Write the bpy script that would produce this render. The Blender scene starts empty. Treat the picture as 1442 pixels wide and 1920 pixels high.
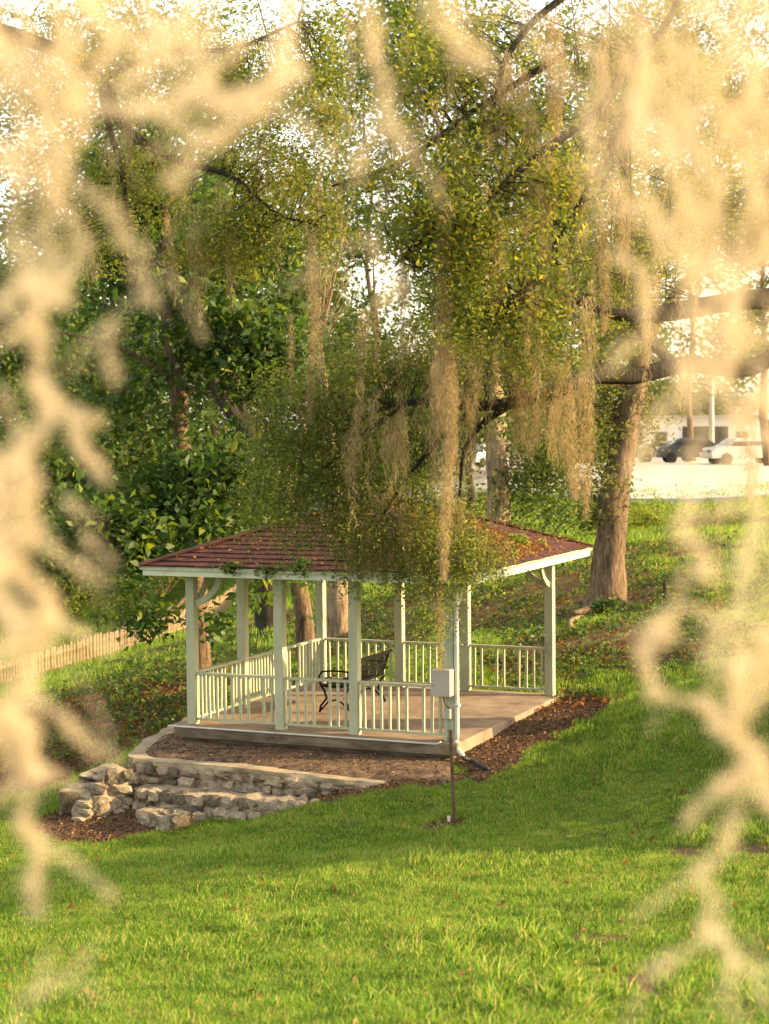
import bpy, bmesh, math, random
import numpy as np
from mathutils import Vector, Matrix, noise
random.seed(7); RNG = np.random.default_rng(7)
S = bpy.context.scene
COL = S.collection

# ------------------------------------------------------------------ camera
F_PX, PITCH, ROLL, EYE = 3400.0, 0.0512, -0.009, 4.51
cp, sp = math.cos(PITCH), math.sin(PITCH)
R_ = Vector((1, 0, 0)); D_ = Vector((0, -sp, -cp)); FW = Vector((0, cp, -sp))
cr, sr = math.cos(ROLL), math.sin(ROLL)
CX = R_*cr - D_*sr; CY = -(R_*sr + D_*cr); CZ = -FW
cam_d = bpy.data.cameras.new('camera'); cam = bpy.data.objects.new('camera', cam_d); COL.objects.link(cam)
cam.matrix_world = Matrix(((CX.x, CY.x, CZ.x, 0), (CX.y, CY.y, CZ.y, 0), (CX.z, CY.z, CZ.z, EYE), (0, 0, 0, 1)))
cam_d.sensor_fit = 'HORIZONTAL'; cam_d.sensor_width = 24.0; cam_d.lens = 24.0*F_PX/1442
cam_d.clip_start = 0.1; cam_d.clip_end = 3000
cam_d.dof.use_dof = True; cam_d.dof.focus_distance = 25.0; cam_d.dof.aperture_fstop = 2.15
S.camera = cam

# ------------------------------------------------------------------ light
SUN_EL, SUN_AZ = math.radians(17.5), math.radians(-3)      # azimuth measured from +X, towards the camera
sd = Vector((math.cos(SUN_AZ)*math.cos(SUN_EL), math.sin(SUN_AZ)*math.cos(SUN_EL), math.sin(SUN_EL)))
w = bpy.data.worlds.new('World'); S.world = w; w.use_nodes = True
nt = w.node_tree; bg = nt.nodes['Background']
sky = nt.nodes.new('ShaderNodeTexSky'); sky.sky_type = 'NISHITA'; sky.sun_disc = False
sky.sun_elevation = SUN_EL; sky.sun_rotation = math.atan2(sd.x, sd.y)
sky.dust_density = 3.0; sky.air_density = 1.0; sky.ozone_density = 0.6
# low sun seen through bright even haze: the clear sky plus a pale veil over the whole dome
hz = nt.nodes.new('ShaderNodeMix'); hz.data_type = 'RGBA'; hz.blend_type = 'ADD'; hz.inputs[0].default_value = 1.0
nt.links.new(sky.outputs[0], hz.inputs[6]); hz.inputs[7].default_value = (4.6, 4.0, 3.1, 1)
nt.links.new(hz.outputs[2], bg.inputs[0]); bg.inputs[1].default_value = 0.10
sl = bpy.data.lights.new('sun', 'SUN'); sl.energy = 5.0; sl.angle = math.radians(0.6); sl.color = (1.0, 0.70, 0.35)
so = bpy.data.objects.new('sun', sl); COL.objects.link(so); so.rotation_euler = sd.to_track_quat('Z', 'Y').to_euler()
so.location = (20, -5, 15)
S.view_settings.view_transform = 'Standard'; S.view_settings.look = 'None'
S.view_settings.exposure = 1.38; S.view_settings.gamma = 1.0; S.view_settings.use_curve_mapping = False
S.render.engine = 'CYCLES'; S.cycles.use_denoising = True
S.cycles.max_bounces = 8; S.cycles.transmission_bounces = 4; S.cycles.diffuse_bounces = 4
S.cycles.sample_clamp_indirect = 4.0

# ------------------------------------------------------------------ pixel -> world
def at(px, py, d):
    a_, b_ = px-721, py-960
    a = a_*cr + b_*sr; b = -a_*sr + b_*cr
    v = R_*a + D_*b + FW*F_PX
    return Vector((0, 0, EYE)) + v*(d/v.y)
def atz(px, py, z):
    a_, b_ = px-721, py-960
    a = a_*cr + b_*sr; b = -a_*sr + b_*cr
    v = R_*a + D_*b + FW*F_PX
    return Vector((0, 0, EYE)) + v*((z-EYE)/v.z)

# ------------------------------------------------------------------ helpers
def tag(o, label=None, cat=None, group=None, kind=None):
    if label: o['label'] = label
    if cat: o['category'] = cat
    if group: o['group'] = group
    if kind: o['kind'] = kind
    return o
def empty(name, loc=(0, 0, 0), rz=0, label=None, cat=None, group=None):
    o = bpy.data.objects.new(name, None); COL.objects.link(o); o.location = loc; o.rotation_euler = (0, 0, rz)
    o.empty_display_size = 0.2
    return tag(o, label, cat, group)
class MB:
    def __init__(s): s.v = []; s.f = []
    def box(s, x0, x1, y0, y1, z0, z1, M=None):
        n = len(s.v)
        c = [Vector(p) for p in ((x0, y0, z0), (x1, y0, z0), (x1, y1, z0), (x0, y1, z0), (x0, y0, z1), (x1, y0, z1), (x1, y1, z1), (x0, y1, z1))]
        if M is not None: c = [M @ p for p in c]
        s.v += c
        s.f += [tuple(n+i for i in q) for q in ((3, 2, 1, 0), (4, 5, 6, 7), (0, 1, 5, 4), (1, 2, 6, 5), (2, 3, 7, 6), (3, 0, 4, 7))]
        return s
    def bar(s, a, b, w_, h_, up=Vector((0, 0, 1))):
        a, b = Vector(a), Vector(b); d = (b-a); L = d.length; d.normalize()
        x = d.cross(up)
        if x.length < 1e-4: x = d.cross(Vector((0, 1, 0)))
        x.normalize(); z = x.cross(d)
        M = Matrix(((x.x, d.x, z.x, a.x), (x.y, d.y, z.y, a.y), (x.z, d.z, z.z, a.z), (0, 0, 0, 1)))
        return s.box(-w_/2, w_/2, 0, L, -h_/2, h_/2, M)
    def tube(s, pts, rad, n=8, wob=0.0, cap=True):
        pts = [Vector(p) for p in pts]
        if not hasattr(rad, '__len__'): rad = [rad]*len(pts)
        base = len(s.v); prev = None
        for i, p in enumerate(pts):
            t = (pts[min(i+1, len(pts)-1)]-pts[max(i-1, 0)]).normalized()
            if prev is None:
                x = t.cross(Vector((0, 0, 1)))
                if x.length < 0.05: x = t.cross(Vector((0, 1, 0)))
            else: x = prev - t*prev.dot(t)
            x.normalize(); prev = x; y = t.cross(x)
            for k in range(n):
                a = 2*math.pi*k/n
                r = rad[i]
                if wob: r *= 1+wob*noise.noise(Vector((math.cos(a)*1.7, math.sin(a)*1.7, 0))+p*1.3)
                s.v.append(p+(x*math.cos(a)+y*math.sin(a))*r)
        for i in range(len(pts)-1):
            for k in range(n):
                a0 = base+i*n+k; a1 = base+i*n+(k+1) % n
                s.f.append((a0, a1, a1+n, a0+n))
        if cap:
            s.f.append(tuple(base+k for k in reversed(range(n)))); s.f.append(tuple(base+(len(pts)-1)*n+k for k in range(n)))
        return s
    def mesh(s, name, mat=None, smooth=False):
        me = bpy.data.meshes.new(name); me.from_pydata([tuple(v) for v in s.v], [], s.f); me.update()
        if mat: me.materials.append(mat)
        if smooth: me.polygons.foreach_set('use_smooth', [True]*len(me.polygons))
        return me
    def build(s, name, mat, parent=None, smooth=False, bevel=0):
        o = bpy.data.objects.new(name, s.mesh(name, mat, smooth)); COL.objects.link(o)
        if parent: o.parent = parent
        if bevel:
            m = o.modifiers.new('b', 'BEVEL'); m.width = bevel; m.segments = 1
        return o
def np_mesh(name, V, Q, mat, tint=None, tris=False):
    """V Nx3, Q MxK faces"""
    me = bpy.data.meshes.new(name); K = Q.shape[1]
    me.vertices.add(len(V)); me.vertices.foreach_set('co', V.astype(np.float32).ravel())
    me.loops.add(Q.size); me.loops.foreach_set('vertex_index', Q.astype(np.int32).ravel())
    me.polygons.add(len(Q)); me.polygons.foreach_set('loop_start', np.arange(0, Q.size, K, dtype=np.int32))
    try: me.polygons.foreach_set('loop_total', np.full(len(Q), K, dtype=np.int32))
    except Exception: pass
    if tint is not None:
        a = me.attributes.new('tint', 'FLOAT', 'FACE'); a.data.foreach_set('value', tint.astype(np.float32))
    me.update(calc_edges=True); me.materials.append(mat)
    return me
def link(name, me, parent=None):
    o = bpy.data.objects.new(name, me); COL.objects.link(o)
    if parent: o.parent = parent
    return o
def smooth_path(pts, n=6):
    """catmull-rom through a list of tuples of any dimension"""
    P = [np.array(p, float) for p in pts]; P = [2*P[0]-P[1]]+P+[2*P[-1]-P[-2]]; out = []
    for i in range(1, len(P)-2):
        for k in range(n):
            t = k/n; a, b, c, d = P[i-1:i+3]
            out.append(0.5*((2*b)+(-a+c)*t+(2*a-5*b+4*c-d)*t*t+(-a+3*b-3*c+d)*t**3))
    out.append(P[-2]); return out

# ------------------------------------------------------------------ materials
def mat(name):
    m = bpy.data.materials.new(name); m.use_nodes = True; n = m.node_tree.nodes; l = m.node_tree.links
    return m, n, l, n['Principled BSDF']
def nd(n, typ, **kw):
    x = n.new(typ)
    for k, v in kw.items():
        if k.startswith('i_'): x.inputs[k[2:].replace('_', ' ')].default_value = v
        else: setattr(x, k, v)
    return x
def ramp(n, l, src, stops):
    r = n.new('ShaderNodeValToRGB'); e = r.color_ramp.elements
    while len(e) < len(stops): e.new(0.5)
    for k, (p, c) in enumerate(stops): e[k].position = p; e[k].color = (*c, 1)
    l.new(src, r.inputs[0]); return r
def rough_mat(name, stops, scale=3.0, detail=8, rough=0.85, bump=0.3, bscale=None, stretch=None, coord='Object', dist=0.02, spec=0.3):
    m, n, l, b = mat(name)
    tc = n.new('ShaderNodeTexCoord'); mp = n.new('ShaderNodeMapping'); l.new(tc.outputs[coord], mp.inputs[0])
    if stretch: mp.inputs['Scale'].default_value = stretch
    t = nd(n, 'ShaderNodeTexNoise', i_Scale=scale, i_Detail=detail, i_Roughness=0.65); l.new(mp.outputs[0], t.inputs[0])
    r = ramp(n, l, t.outputs[0], stops); l.new(r.outputs[0], b.inputs['Base Color'])
    b.inputs['Roughness'].default_value = rough; b.inputs['Specular IOR Level'].default_value = spec
    if bump:
        t2 = nd(n, 'ShaderNodeTexNoise', i_Scale=bscale or scale*4, i_Detail=6, i_Roughness=0.7); l.new(mp.outputs[0], t2.inputs[0])
        bp = nd(n, 'ShaderNodeBump', i_Strength=bump, i_Distance=dist); l.new(t2.outputs[0], bp.inputs['Height']); l.new(bp.outputs[0], b.inputs['Normal'])
    return m
def leaf_mat(name, c0, c1, c2, transl=0.45, rough=0.5, spec=0.3, tt=(1.7, 1.6, 0.7)):
    m, n, l, b = mat(name)
    a = nd(n, 'ShaderNodeAttribute', attribute_name='tint')
    r = ramp(n, l, a.outputs['Fac'], [(0.0, c0), (0.55, c1), (1.0, c2)])
    l.new(r.outputs[0], b.inputs['Base Color']); b.inputs['Roughness'].default_value = rough; b.inputs['Specular IOR Level'].default_value = spec
    t = n.new('ShaderNodeBsdfTranslucent'); mx = nd(n, 'ShaderNodeMix', data_type='RGBA', blend_type='MULTIPLY')
    mx.inputs[0].default_value = 1.0; l.new(r.outputs[0], mx.inputs[6]); mx.inputs[7].default_value = (*tt, 1)
    l.new(mx.outputs[2], t.inputs[0])
    ms = n.new('ShaderNodeMixShader'); ms.inputs[0].default_value = transl
    l.new(b.outputs[0], ms.inputs[1]); l.new(t.outputs[0], ms.inputs[2]); l.new(ms.outputs[0], n['Material Output'].inputs[0])
    return m
M = {}
M['paint'] = rough_mat('pale_green_paint', [(0.30, (0.20, 0.19, 0.125)), (0.40, (0.38, 0.40, 0.275)), (0.60, (0.46, 0.475, 0.335)), (0.74, (0.53, 0.535, 0.40))], scale=2.2, detail=12, stretch=(1, 1, .45), rough=0.6, bump=0.25, bscale=30, dist=0.004)
M['fascia'] = rough_mat('weathered_fascia_paint', [(0.30, (0.30, 0.34, 0.25)), (0.45, (0.55, 0.58, 0.44)), (0.7, (0.66, 0.66, 0.54))], scale=2.2, rough=0.6, bump=0.15, bscale=25, dist=0.004)
M['slab'] = rough_mat('concrete_floor', [(0.30, (0.09, 0.06, 0.04)), (0.42, (0.22, 0.16, 0.11)), (0.58, (0.31, 0.23, 0.16)), (0.72, (0.40, 0.31, 0.22))], scale=1.6, detail=14, rough=0.85, bump=0.25, bscale=22, dist=0.006)
M['slab_edge'] = rough_mat('stained_concrete', [(0.28, (0.06, 0.045, 0.03)), (0.5, (0.16, 0.125, 0.085)), (0.75, (0.28, 0.23, 0.165))], scale=2.5, rough=0.9, bump=0.4, bscale=18, stretch=(1, 1, 3))
M['shingle'] = rough_mat('maroon_shingle', [(0.3, (0.020, 0.009, 0.008)), (0.5, (0.060, 0.020, 0.015)), (0.72, (0.13, 0.042, 0.030))], scale=5, rough=0.9, bump=0.5, bscale=60, dist=0.005)
M['stone'] = rough_mat('limestone', [(0.26, (0.12, 0.095, 0.065)), (0.42, (0.36, 0.29, 0.20)), (0.62, (0.54, 0.46, 0.34)), (0.78, (0.68, 0.62, 0.49))], scale=3.2, rough=0.9, bump=0.9, bscale=13, dist=0.03)
M['stone_grey'] = rough_mat('grey_stained_stone', [(0.3, (0.06, 0.05, 0.035)), (0.5, (0.20, 0.165, 0.115)), (0.7, (0.42, 0.36, 0.27))], scale=4, rough=0.9, bump=1.0, bscale=14, dist=0.04)
M['mortar'] = rough_mat('old_mortar', [(0.34, (0.07, 0.05, 0.033)), (0.42, (0.28, 0.22, 0.15)), (0.54, (0.44, 0.36, 0.26)), (0.66, (0.62, 0.54, 0.41))], scale=7, detail=12, rough=0.95, bump=1.0, bscale=14, dist=0.10)
M['coping'] = rough_mat('coping_concrete', [(0.3, (0.16, 0.12, 0.08)), (0.5, (0.36, 0.29, 0.20)), (0.75, (0.50, 0.42, 0.30))], scale=2.4, rough=0.9, bump=0.7, bscale=20, dist=0.02)
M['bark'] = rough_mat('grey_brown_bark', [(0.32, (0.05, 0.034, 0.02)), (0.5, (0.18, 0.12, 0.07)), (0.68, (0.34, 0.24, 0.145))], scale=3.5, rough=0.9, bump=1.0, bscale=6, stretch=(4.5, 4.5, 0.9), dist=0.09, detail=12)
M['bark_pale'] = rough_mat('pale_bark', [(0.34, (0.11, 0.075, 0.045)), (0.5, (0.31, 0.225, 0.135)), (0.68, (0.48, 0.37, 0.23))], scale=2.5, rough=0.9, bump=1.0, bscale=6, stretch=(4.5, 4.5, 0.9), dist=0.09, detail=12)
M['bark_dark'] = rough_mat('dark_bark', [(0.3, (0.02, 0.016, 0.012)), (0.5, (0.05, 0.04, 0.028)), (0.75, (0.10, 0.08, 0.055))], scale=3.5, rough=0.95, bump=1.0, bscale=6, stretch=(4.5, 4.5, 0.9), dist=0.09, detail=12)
M['iron'] = rough_mat('black_iron', [(0.3, (0.003, 0.003, 0.003)), (0.7, (0.006, 0.006, 0.005))], scale=8, rough=0.6, bump=0.1, spec=0.12)
M['box'] = rough_mat('beige_enamel', [(0.3, (0.38, 0.34, 0.29)), (0.7, (0.48, 0.44, 0.38))], scale=3, rough=0.5, bump=0.05, spec=0.4)
M['pvc'] = rough_mat('white_pvc', [(0.3, (0.48, 0.46, 0.42)), (0.7, (0.68, 0.66, 0.60))], scale=3, rough=0.45, bump=0.05, spec=0.4)
M['grey_pipe'] = rough_mat('grey_conduit', [(0.3, (0.22, 0.21, 0.20)), (0.7, (0.38, 0.37, 0.35))], scale=6, rough=0.5, bump=0.1)
M['black_hose'] = rough_mat('black_hose', [(0.3, (0.02, 0.02, 0.022)), (0.7, (0.06, 0.06, 0.06))], scale=6, rough=0.6, bump=0.1)
M['stake'] = rough_mat('brown_stake_wood', [(0.3, (0.06, 0.035, 0.02)), (0.7, (0.17, 0.11, 0.065))], scale=6, rough=0.85, bump=0.4, stretch=(4, 4, 0.6))
M['picket'] = rough_mat('cream_picket_wood', [(0.3, (0.18, 0.13, 0.075)), (0.55, (0.32, 0.235, 0.14)), (0.75, (0.42, 0.32, 0.20))], scale=2.5, rough=0.7, bump=0.2)
M['asphalt'] = rough_mat('pale_worn_pavement', [(0.3, (0.40, 0.38, 0.35)), (0.7, (0.55, 0.52, 0.48))], scale=0.6, rough=0.6, bump=0.1, bscale=20, spec=0.5)
M['kerb'] = rough_mat('kerb_concrete', [(0.3, (0.35, 0.33, 0.3)), (0.7, (0.5, 0.48, 0.44))], scale=1, rough=0.8, bump=0.1)
M['white_wall'] = rough_mat('white_render', [(0.3, (0.66, 0.64, 0.6)), (0.7, (0.8, 0.78, 0.74))], scale=0.5, rough=0.7, bump=0)
M['brick_wall'] = rough_mat('pinkish_brick_wall', [(0.3, (0.26, 0.12, 0.09)), (0.7, (0.40, 0.22, 0.17))], scale=3, rough=0.8, bump=0)
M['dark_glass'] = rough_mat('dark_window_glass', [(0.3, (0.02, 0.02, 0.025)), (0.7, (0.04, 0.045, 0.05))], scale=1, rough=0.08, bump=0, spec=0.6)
M['rubber'] = rough_mat('tyre_rubber', [(0.3, (0.015, 0.015, 0.015)), (0.7, (0.03, 0.03, 0.03))], scale=5, rough=0.8, bump=0)
M['lamp_red'] = rough_mat('red_lens', [(0.3, (0.4, 0.02, 0.01)), (0.7, (0.5, 0.04, 0.02))], scale=5, rough=0.3, bump=0)
def car_paint(name, c):
    m, n, l, b = mat(name); b.inputs['Base Color'].default_value = (*c, 1); b.inputs['Metallic'].default_value = 0.3
    b.inputs['Roughness'].default_value = 0.3; b.inputs['Coat Weight'].default_value = 0.6
    return m
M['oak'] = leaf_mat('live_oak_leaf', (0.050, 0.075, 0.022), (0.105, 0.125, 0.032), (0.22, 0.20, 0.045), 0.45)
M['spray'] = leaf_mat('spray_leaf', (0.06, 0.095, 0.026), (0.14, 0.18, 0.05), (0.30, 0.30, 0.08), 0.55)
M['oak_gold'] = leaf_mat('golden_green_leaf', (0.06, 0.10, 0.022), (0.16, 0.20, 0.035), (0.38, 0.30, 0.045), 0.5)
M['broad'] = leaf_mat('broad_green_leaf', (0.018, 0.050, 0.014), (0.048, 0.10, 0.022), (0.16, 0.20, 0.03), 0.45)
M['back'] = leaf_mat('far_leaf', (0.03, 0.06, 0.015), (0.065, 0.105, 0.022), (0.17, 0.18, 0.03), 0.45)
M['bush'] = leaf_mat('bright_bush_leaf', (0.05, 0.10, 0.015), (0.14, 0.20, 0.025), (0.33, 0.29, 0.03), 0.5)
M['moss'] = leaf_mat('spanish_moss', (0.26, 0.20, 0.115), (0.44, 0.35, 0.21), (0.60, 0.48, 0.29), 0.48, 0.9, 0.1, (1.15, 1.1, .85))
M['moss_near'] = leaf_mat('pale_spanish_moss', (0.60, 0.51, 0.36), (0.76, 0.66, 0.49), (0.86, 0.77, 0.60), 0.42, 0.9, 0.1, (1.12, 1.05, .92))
M['chip'] = leaf_mat('bark_chip', (0.05, 0.03, 0.018), (0.14, 0.078, 0.045), (0.32, 0.20, 0.12), 0.0, 0.9, 0.1)
M['dryleaf'] = leaf_mat('dry_leaf', (0.10, 0.045, 0.02), (0.24, 0.12, 0.045), (0.42, 0.29, 0.12), 0.3, 0.8, 0.1)
M['grass'], n, l, b = mat('grass_blade')
geo = n.new('ShaderNodeNewGeometry')
t1 = nd(n, 'ShaderNodeTexNoise', i_Scale=1.1, i_Detail=5, i_Roughness=0.7); l.new(geo.outputs['Position'], t1.inputs[0])
t2 = nd(n, 'ShaderNodeTexNoise', i_Scale=37.0, i_Detail=2); l.new(geo.outputs['Position'], t2.inputs[0])
ga = nd(n, 'ShaderNodeAttribute', attribute_name='tint')
ad = nd(n, 'ShaderNodeMath', operation='ADD'); mu = nd(n, 'ShaderNodeMath', operation='MULTIPLY'); mu.inputs[1].default_value = 0.5
l.new(t1.outputs[0], ad.inputs[0]); l.new(ga.outputs['Fac'], ad.inputs[1]); l.new(ad.outputs[0], mu.inputs[0])
r = ramp(n, l, mu.outputs[0], [(0.24, (0.03, 0.09, 0.012)), (0.40, (0.13, 0.28, 0.024)), (0.55, (0.30, 0.43, 0.042)), (0.69, (0.50, 0.45, 0.12)), (0.8, (0.5, 0.38, 0.16))])
l.new(r.outputs[0], b.inputs['Base Color']); b.inputs['Roughness'].default_value = 0.55; b.inputs['Specular IOR Level'].default_value = 0.25
tr = n.new('ShaderNodeBsdfTranslucent'); l.new(r.outputs[0], tr.inputs[0]); ms = n.new('ShaderNodeMixShader'); ms.inputs[0].default_value = 0.45
l.new(b.outputs[0], ms.inputs[1]); l.new(tr.outputs[0], ms.inputs[2]); l.new(ms.outputs[0], n['Material Output'].inputs[0])

# ------------------------------------------------------------------ terrain
CTRL = [(721, 1920, 11.5), (0, 1920, 12.5), (1442, 1920, 10.8), (0, 1715, 18), (400, 1622, 20), (850, 1550, 22.3), (1300, 1480, 22),
        (300, 1585, 23.3), (0, 1560, 24), (150, 1560, 24.3), (560, 1515, 24.6), (860, 1460, 24.45), (770, 1463, 24.3), (690, 1472, 24.25), (600, 1499, 24.0), (1060, 1400, 25.5),
        (1150, 1318, 28), (1250, 1250, 30), (1400, 1300, 25), (1442, 1150, 34), (1137, 1145, 42), (1000, 1190, 36), (1300, 1010, 56),
        (1250, 1120, 42), (1000, 1100, 46), (1200, 945, 78), (950, 938, 80), (1442, 950, 72), (375, 1258, 33.5), (250, 1330, 31),
        (200, 1300, 35), (100, 1480, 28), (0, 1480, 28), (0, 1330, 46), (0, 1292, 62), (240, 1221, 66), (440, 1139, 78),
        (635, 1195, 46), (575, 1275, 36), (700, 1110, 60), (860, 1294, 30.3), (850, 1240, 33), (850, 945, 82)]
W3 = [at(*c) for c in CTRL] + [Vector(p) for p in ((0, 0, 2.9), (-10, 2, 1.9), (10, 2, 3.6), (0, -12, 3.6), (14, 22, 1.4), (-14, 20, -1.6),
     (0, 100, 1.0), (30, 110, 1.2), (60, 100, 1.4), (-40, 100, -4.2), (-60, 60, -6), (-30, 130, -3), (0, 160, 1.0), (60, 180, 1.5), (-60, 180, -3), (30, 40, 2.2), (50, 60, 2.2), (-40, 30, -4), (25, 0, 4.5), (-25, 0, 0))]
# levelled pad under the gazebo
TH, GX, GY = 0.407, -2.967, 26.80
GW, GD, ZR, ZE, OV, M1, M2, L1, ZT, PW = 4.25, 4.61, 0.778, 2.395, 0.482, 1.462, 2.648, 1.603, 2.213, 0.14
GM = Matrix.Translation((GX, GY, 0)) @ Matrix.Rotation(-TH, 4, 'Z')
def gz(u, v, z): return GM @ Vector((u, v, z))
for (u, v, z) in ((-.3, 2.2, -.25), (-.3, 4.9, -.22), (GW+.25, .3, -.16), (GW+.25, 2.4, -.10), (GW+.2, GD+.2, -.06), (2, GD+.4, -.12), (2, 2.3, -.25), (3.6, 1, -.25), (1, 3.6, -.25), (-.35, -.2, -.33)):
    W3.append(gz(u, v, z))
PX_ = np.array([[p.x, p.y] for p in W3]); PZ_ = np.array([p.z for p in W3])
def _U(r2): return np.where(r2 > 1e-9, r2*np.log(np.maximum(r2, 1e-9)), 0)
_n = len(PX_); _K = _U(((PX_[:, None]-PX_[None])**2).sum(-1)) + np.eye(_n)*0.6
_P = np.c_[np.ones(_n), PX_]; _A = np.block([[_K, _P], [_P.T, np.zeros((3, 3))]])
_C = np.linalg.solve(_A, np.r_[PZ_, 0, 0, 0])
def Harr(x, y):
    x = np.asarray(x, float); y = np.asarray(y, float); sh = x.shape; q = np.c_[x.ravel(), y.ravel()]
    q = np.c_[np.clip(q[:, 0], -75, 75), np.clip(q[:, 1], -14, 190)]
    out = np.empty(len(q))
    for i in range(0, len(q), 20000):
        k = q[i:i+20000]; r2 = ((k[:, None]-PX_[None])**2).sum(-1)
        out[i:i+20000] = _U(r2) @ _C[:_n] + _C[_n] + k @ _C[_n+1:]
    return (out + 0.02*np.sin(q[:, 0]*2.1+q[:, 1]*1.3)*np.sin(q[:, 1]*1.7) + 0.012*np.sin(q[:, 0]*5.3-q[:, 1]*3.1)).reshape(sh)
def H(x, y): return float(Harr(np.array([x]), np.array([y]))[0])
def ground(px, py, d0=9, d1=150):
    ds = np.linspace(d0, d1, 700); P = [at(px, py, d) for d in ds]
    z = Harr(np.array([p.x for p in P]), np.array([p.y for p in P])); dz = np.array([p.z for p in P])-z
    i = int(np.argmax(dz < 0)) if (dz < 0).any() else len(ds)-1
    p = at(px, py, ds[i]); return Vector((p.x, p.y, float(z[i])))
def seg_dist(x, y, poly):
    d = np.full(x.shape, 1e9)
    for (a, b) in zip(poly[:-1], poly[1:]):
        ax, ay = a; bx, by = b; L = (bx-ax)**2+(by-ay)**2
        t = np.clip(((x-ax)*(bx-ax)+(y-ay)*(by-ay))/L, 0, 1); d = np.minimum(d, np.hypot(x-ax-t*(bx-ax), y-ay-t*(by-ay)))
    return d
def inside(x, y, poly):
    c = np.zeros(x.shape, bool); n_ = len(poly)
    for i in range(n_):
        x0, y0 = poly[i]; x1, y1 = poly[(i+1) % n_]
        cond = ((y0 > y) != (y1 > y)); xi = (x1-x0)*(y-y0)/((y1-y0) if y1 != y0 else 1e-9)+x0
        c ^= cond & (x < xi)
    return c
# terrace (mulch) outline: wall top line measured from the photograph at z = -0.27
ZW = -0.27
wall_px = [(352, 1345), (325, 1358), (300, 1371), (272, 1386), (252, 1400), (243, 1414), (262, 1424), (330, 1430), (450, 1438), (600, 1447), (740, 1453), (835, 1457)]
WALL = [atz(x, y, ZW) for x, y in wall_px]
ter_poly = [(p.x, p.y) for p in WALL] + [tuple(gz(GW, .2, 0).xy), tuple(gz(.3, .3, 0).xy), tuple(gz(.3, 1.2, 0).xy)]
slab_poly = [tuple(gz(u, v, 0).xy) for u, v in ((-.15, -.1), (GW+.1, -.1), (GW+.1, GD+.1), (-.15, GD+.1))]
def mulch_poly(pts): return [tuple(ground(x, y).xy) for x, y in pts]
mulch = [mulch_poly([(845, 1425), (900, 1470), (960, 1440), (1010, 1400), (1100, 1360), (1170, 1312), (1100, 1300), (1040, 1296)]),
         mulch_poly([(60, 1560), (75, 1532), (150, 1500), (240, 1440), (400, 1460), (700, 1450), (900, 1455), (840, 1478), (700, 1490), (590, 1508), (420, 1528), (330, 1555), (180, 1588), (90, 1575)]),
         mulch_poly([(780, 1553), (835, 1538), (890, 1530), (880, 1540), (860, 1552), (800, 1558)])]
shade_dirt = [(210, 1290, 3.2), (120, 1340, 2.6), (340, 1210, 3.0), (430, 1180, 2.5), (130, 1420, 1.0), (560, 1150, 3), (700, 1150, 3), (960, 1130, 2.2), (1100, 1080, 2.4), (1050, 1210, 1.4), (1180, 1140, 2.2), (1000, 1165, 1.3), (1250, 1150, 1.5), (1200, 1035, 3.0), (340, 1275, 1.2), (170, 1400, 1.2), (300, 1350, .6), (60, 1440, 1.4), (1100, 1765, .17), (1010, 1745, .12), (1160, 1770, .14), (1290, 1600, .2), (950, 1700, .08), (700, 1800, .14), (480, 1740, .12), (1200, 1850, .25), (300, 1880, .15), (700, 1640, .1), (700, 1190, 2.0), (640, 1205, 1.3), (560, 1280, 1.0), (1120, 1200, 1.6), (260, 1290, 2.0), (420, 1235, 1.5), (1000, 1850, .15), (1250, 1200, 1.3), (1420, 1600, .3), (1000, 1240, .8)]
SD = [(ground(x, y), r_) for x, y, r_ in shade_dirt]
def dirt(x, y):
    """0 grass .. 1 bare mulch"""
    d = np.zeros(np.shape(x)); n1 = np.sin(x*7.3+np.sin(y*5.1)*1.7)*np.sin(y*6.1+np.sin(x*4.3)*1.9)*0.09
    for P in mulch:
        s = seg_dist(x, y, P+[P[0]])*np.where(inside(x, y, P), 1, -1)+n1
        d = np.maximum(d, np.clip(s/0.10+0.5, 0, 1))
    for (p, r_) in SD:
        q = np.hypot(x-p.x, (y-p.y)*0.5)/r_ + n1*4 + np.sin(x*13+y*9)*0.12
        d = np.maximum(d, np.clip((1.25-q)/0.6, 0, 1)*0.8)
    return d
def axis(segs):
    out = []
    for a, b, st in segs: out += list(np.arange(a, b, st))
    return np.array(out+[segs[-1][1]])
xs = axis([(-600, -100, 50), (-100, -30, 5), (-30, -8, 1), (-8, 8, .14), (8, 30, 1), (30, 100, 5), (100, 600, 50)])
ys = axis([(-60, 6, 3), (6, 32, .14), (32, 70, .7), (70, 200, 4), (200, 1500, 100)])
gx, gy = np.meshgrid(xs, ys); gzv = Harr(gx, gy)
gzv = np.where(inside(gx, gy, slab_poly), np.minimum(gzv, -.12), gzv)
V = np.stack([gx.ravel(), gy.ravel(), gzv.ravel()], 1); nx = len(xs); ny = len(ys)
ii = (np.arange(ny-1)[:, None]*nx+np.arange(nx-1)[None]).ravel(); Q = np.stack([ii, ii+1, ii+nx+1, ii+nx], 1)
M['ground'], n, l, b = mat('lawn_soil')
geo = n.new('ShaderNodeNewGeometry'); at_ = nd(n, 'ShaderNodeAttribute', attribute_name='dirt')
t1 = nd(n, 'ShaderNodeTexNoise', i_Scale=0.9, i_Detail=9, i_Roughness=0.7); l.new(geo.outputs['Position'], t1.inputs[0])
t2 = nd(n, 'ShaderNodeTexNoise', i_Scale=28.0, i_Detail=6, i_Roughness=0.7); l.new(geo.outputs['Position'], t2.inputs[0])
rg = ramp(n, l, t1.outputs[0], [(0.35, (0.04, 0.045, 0.012)), (0.5, (0.06, 0.105, 0.014)), (0.65, (0.11, 0.16, 0.02))])
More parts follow.
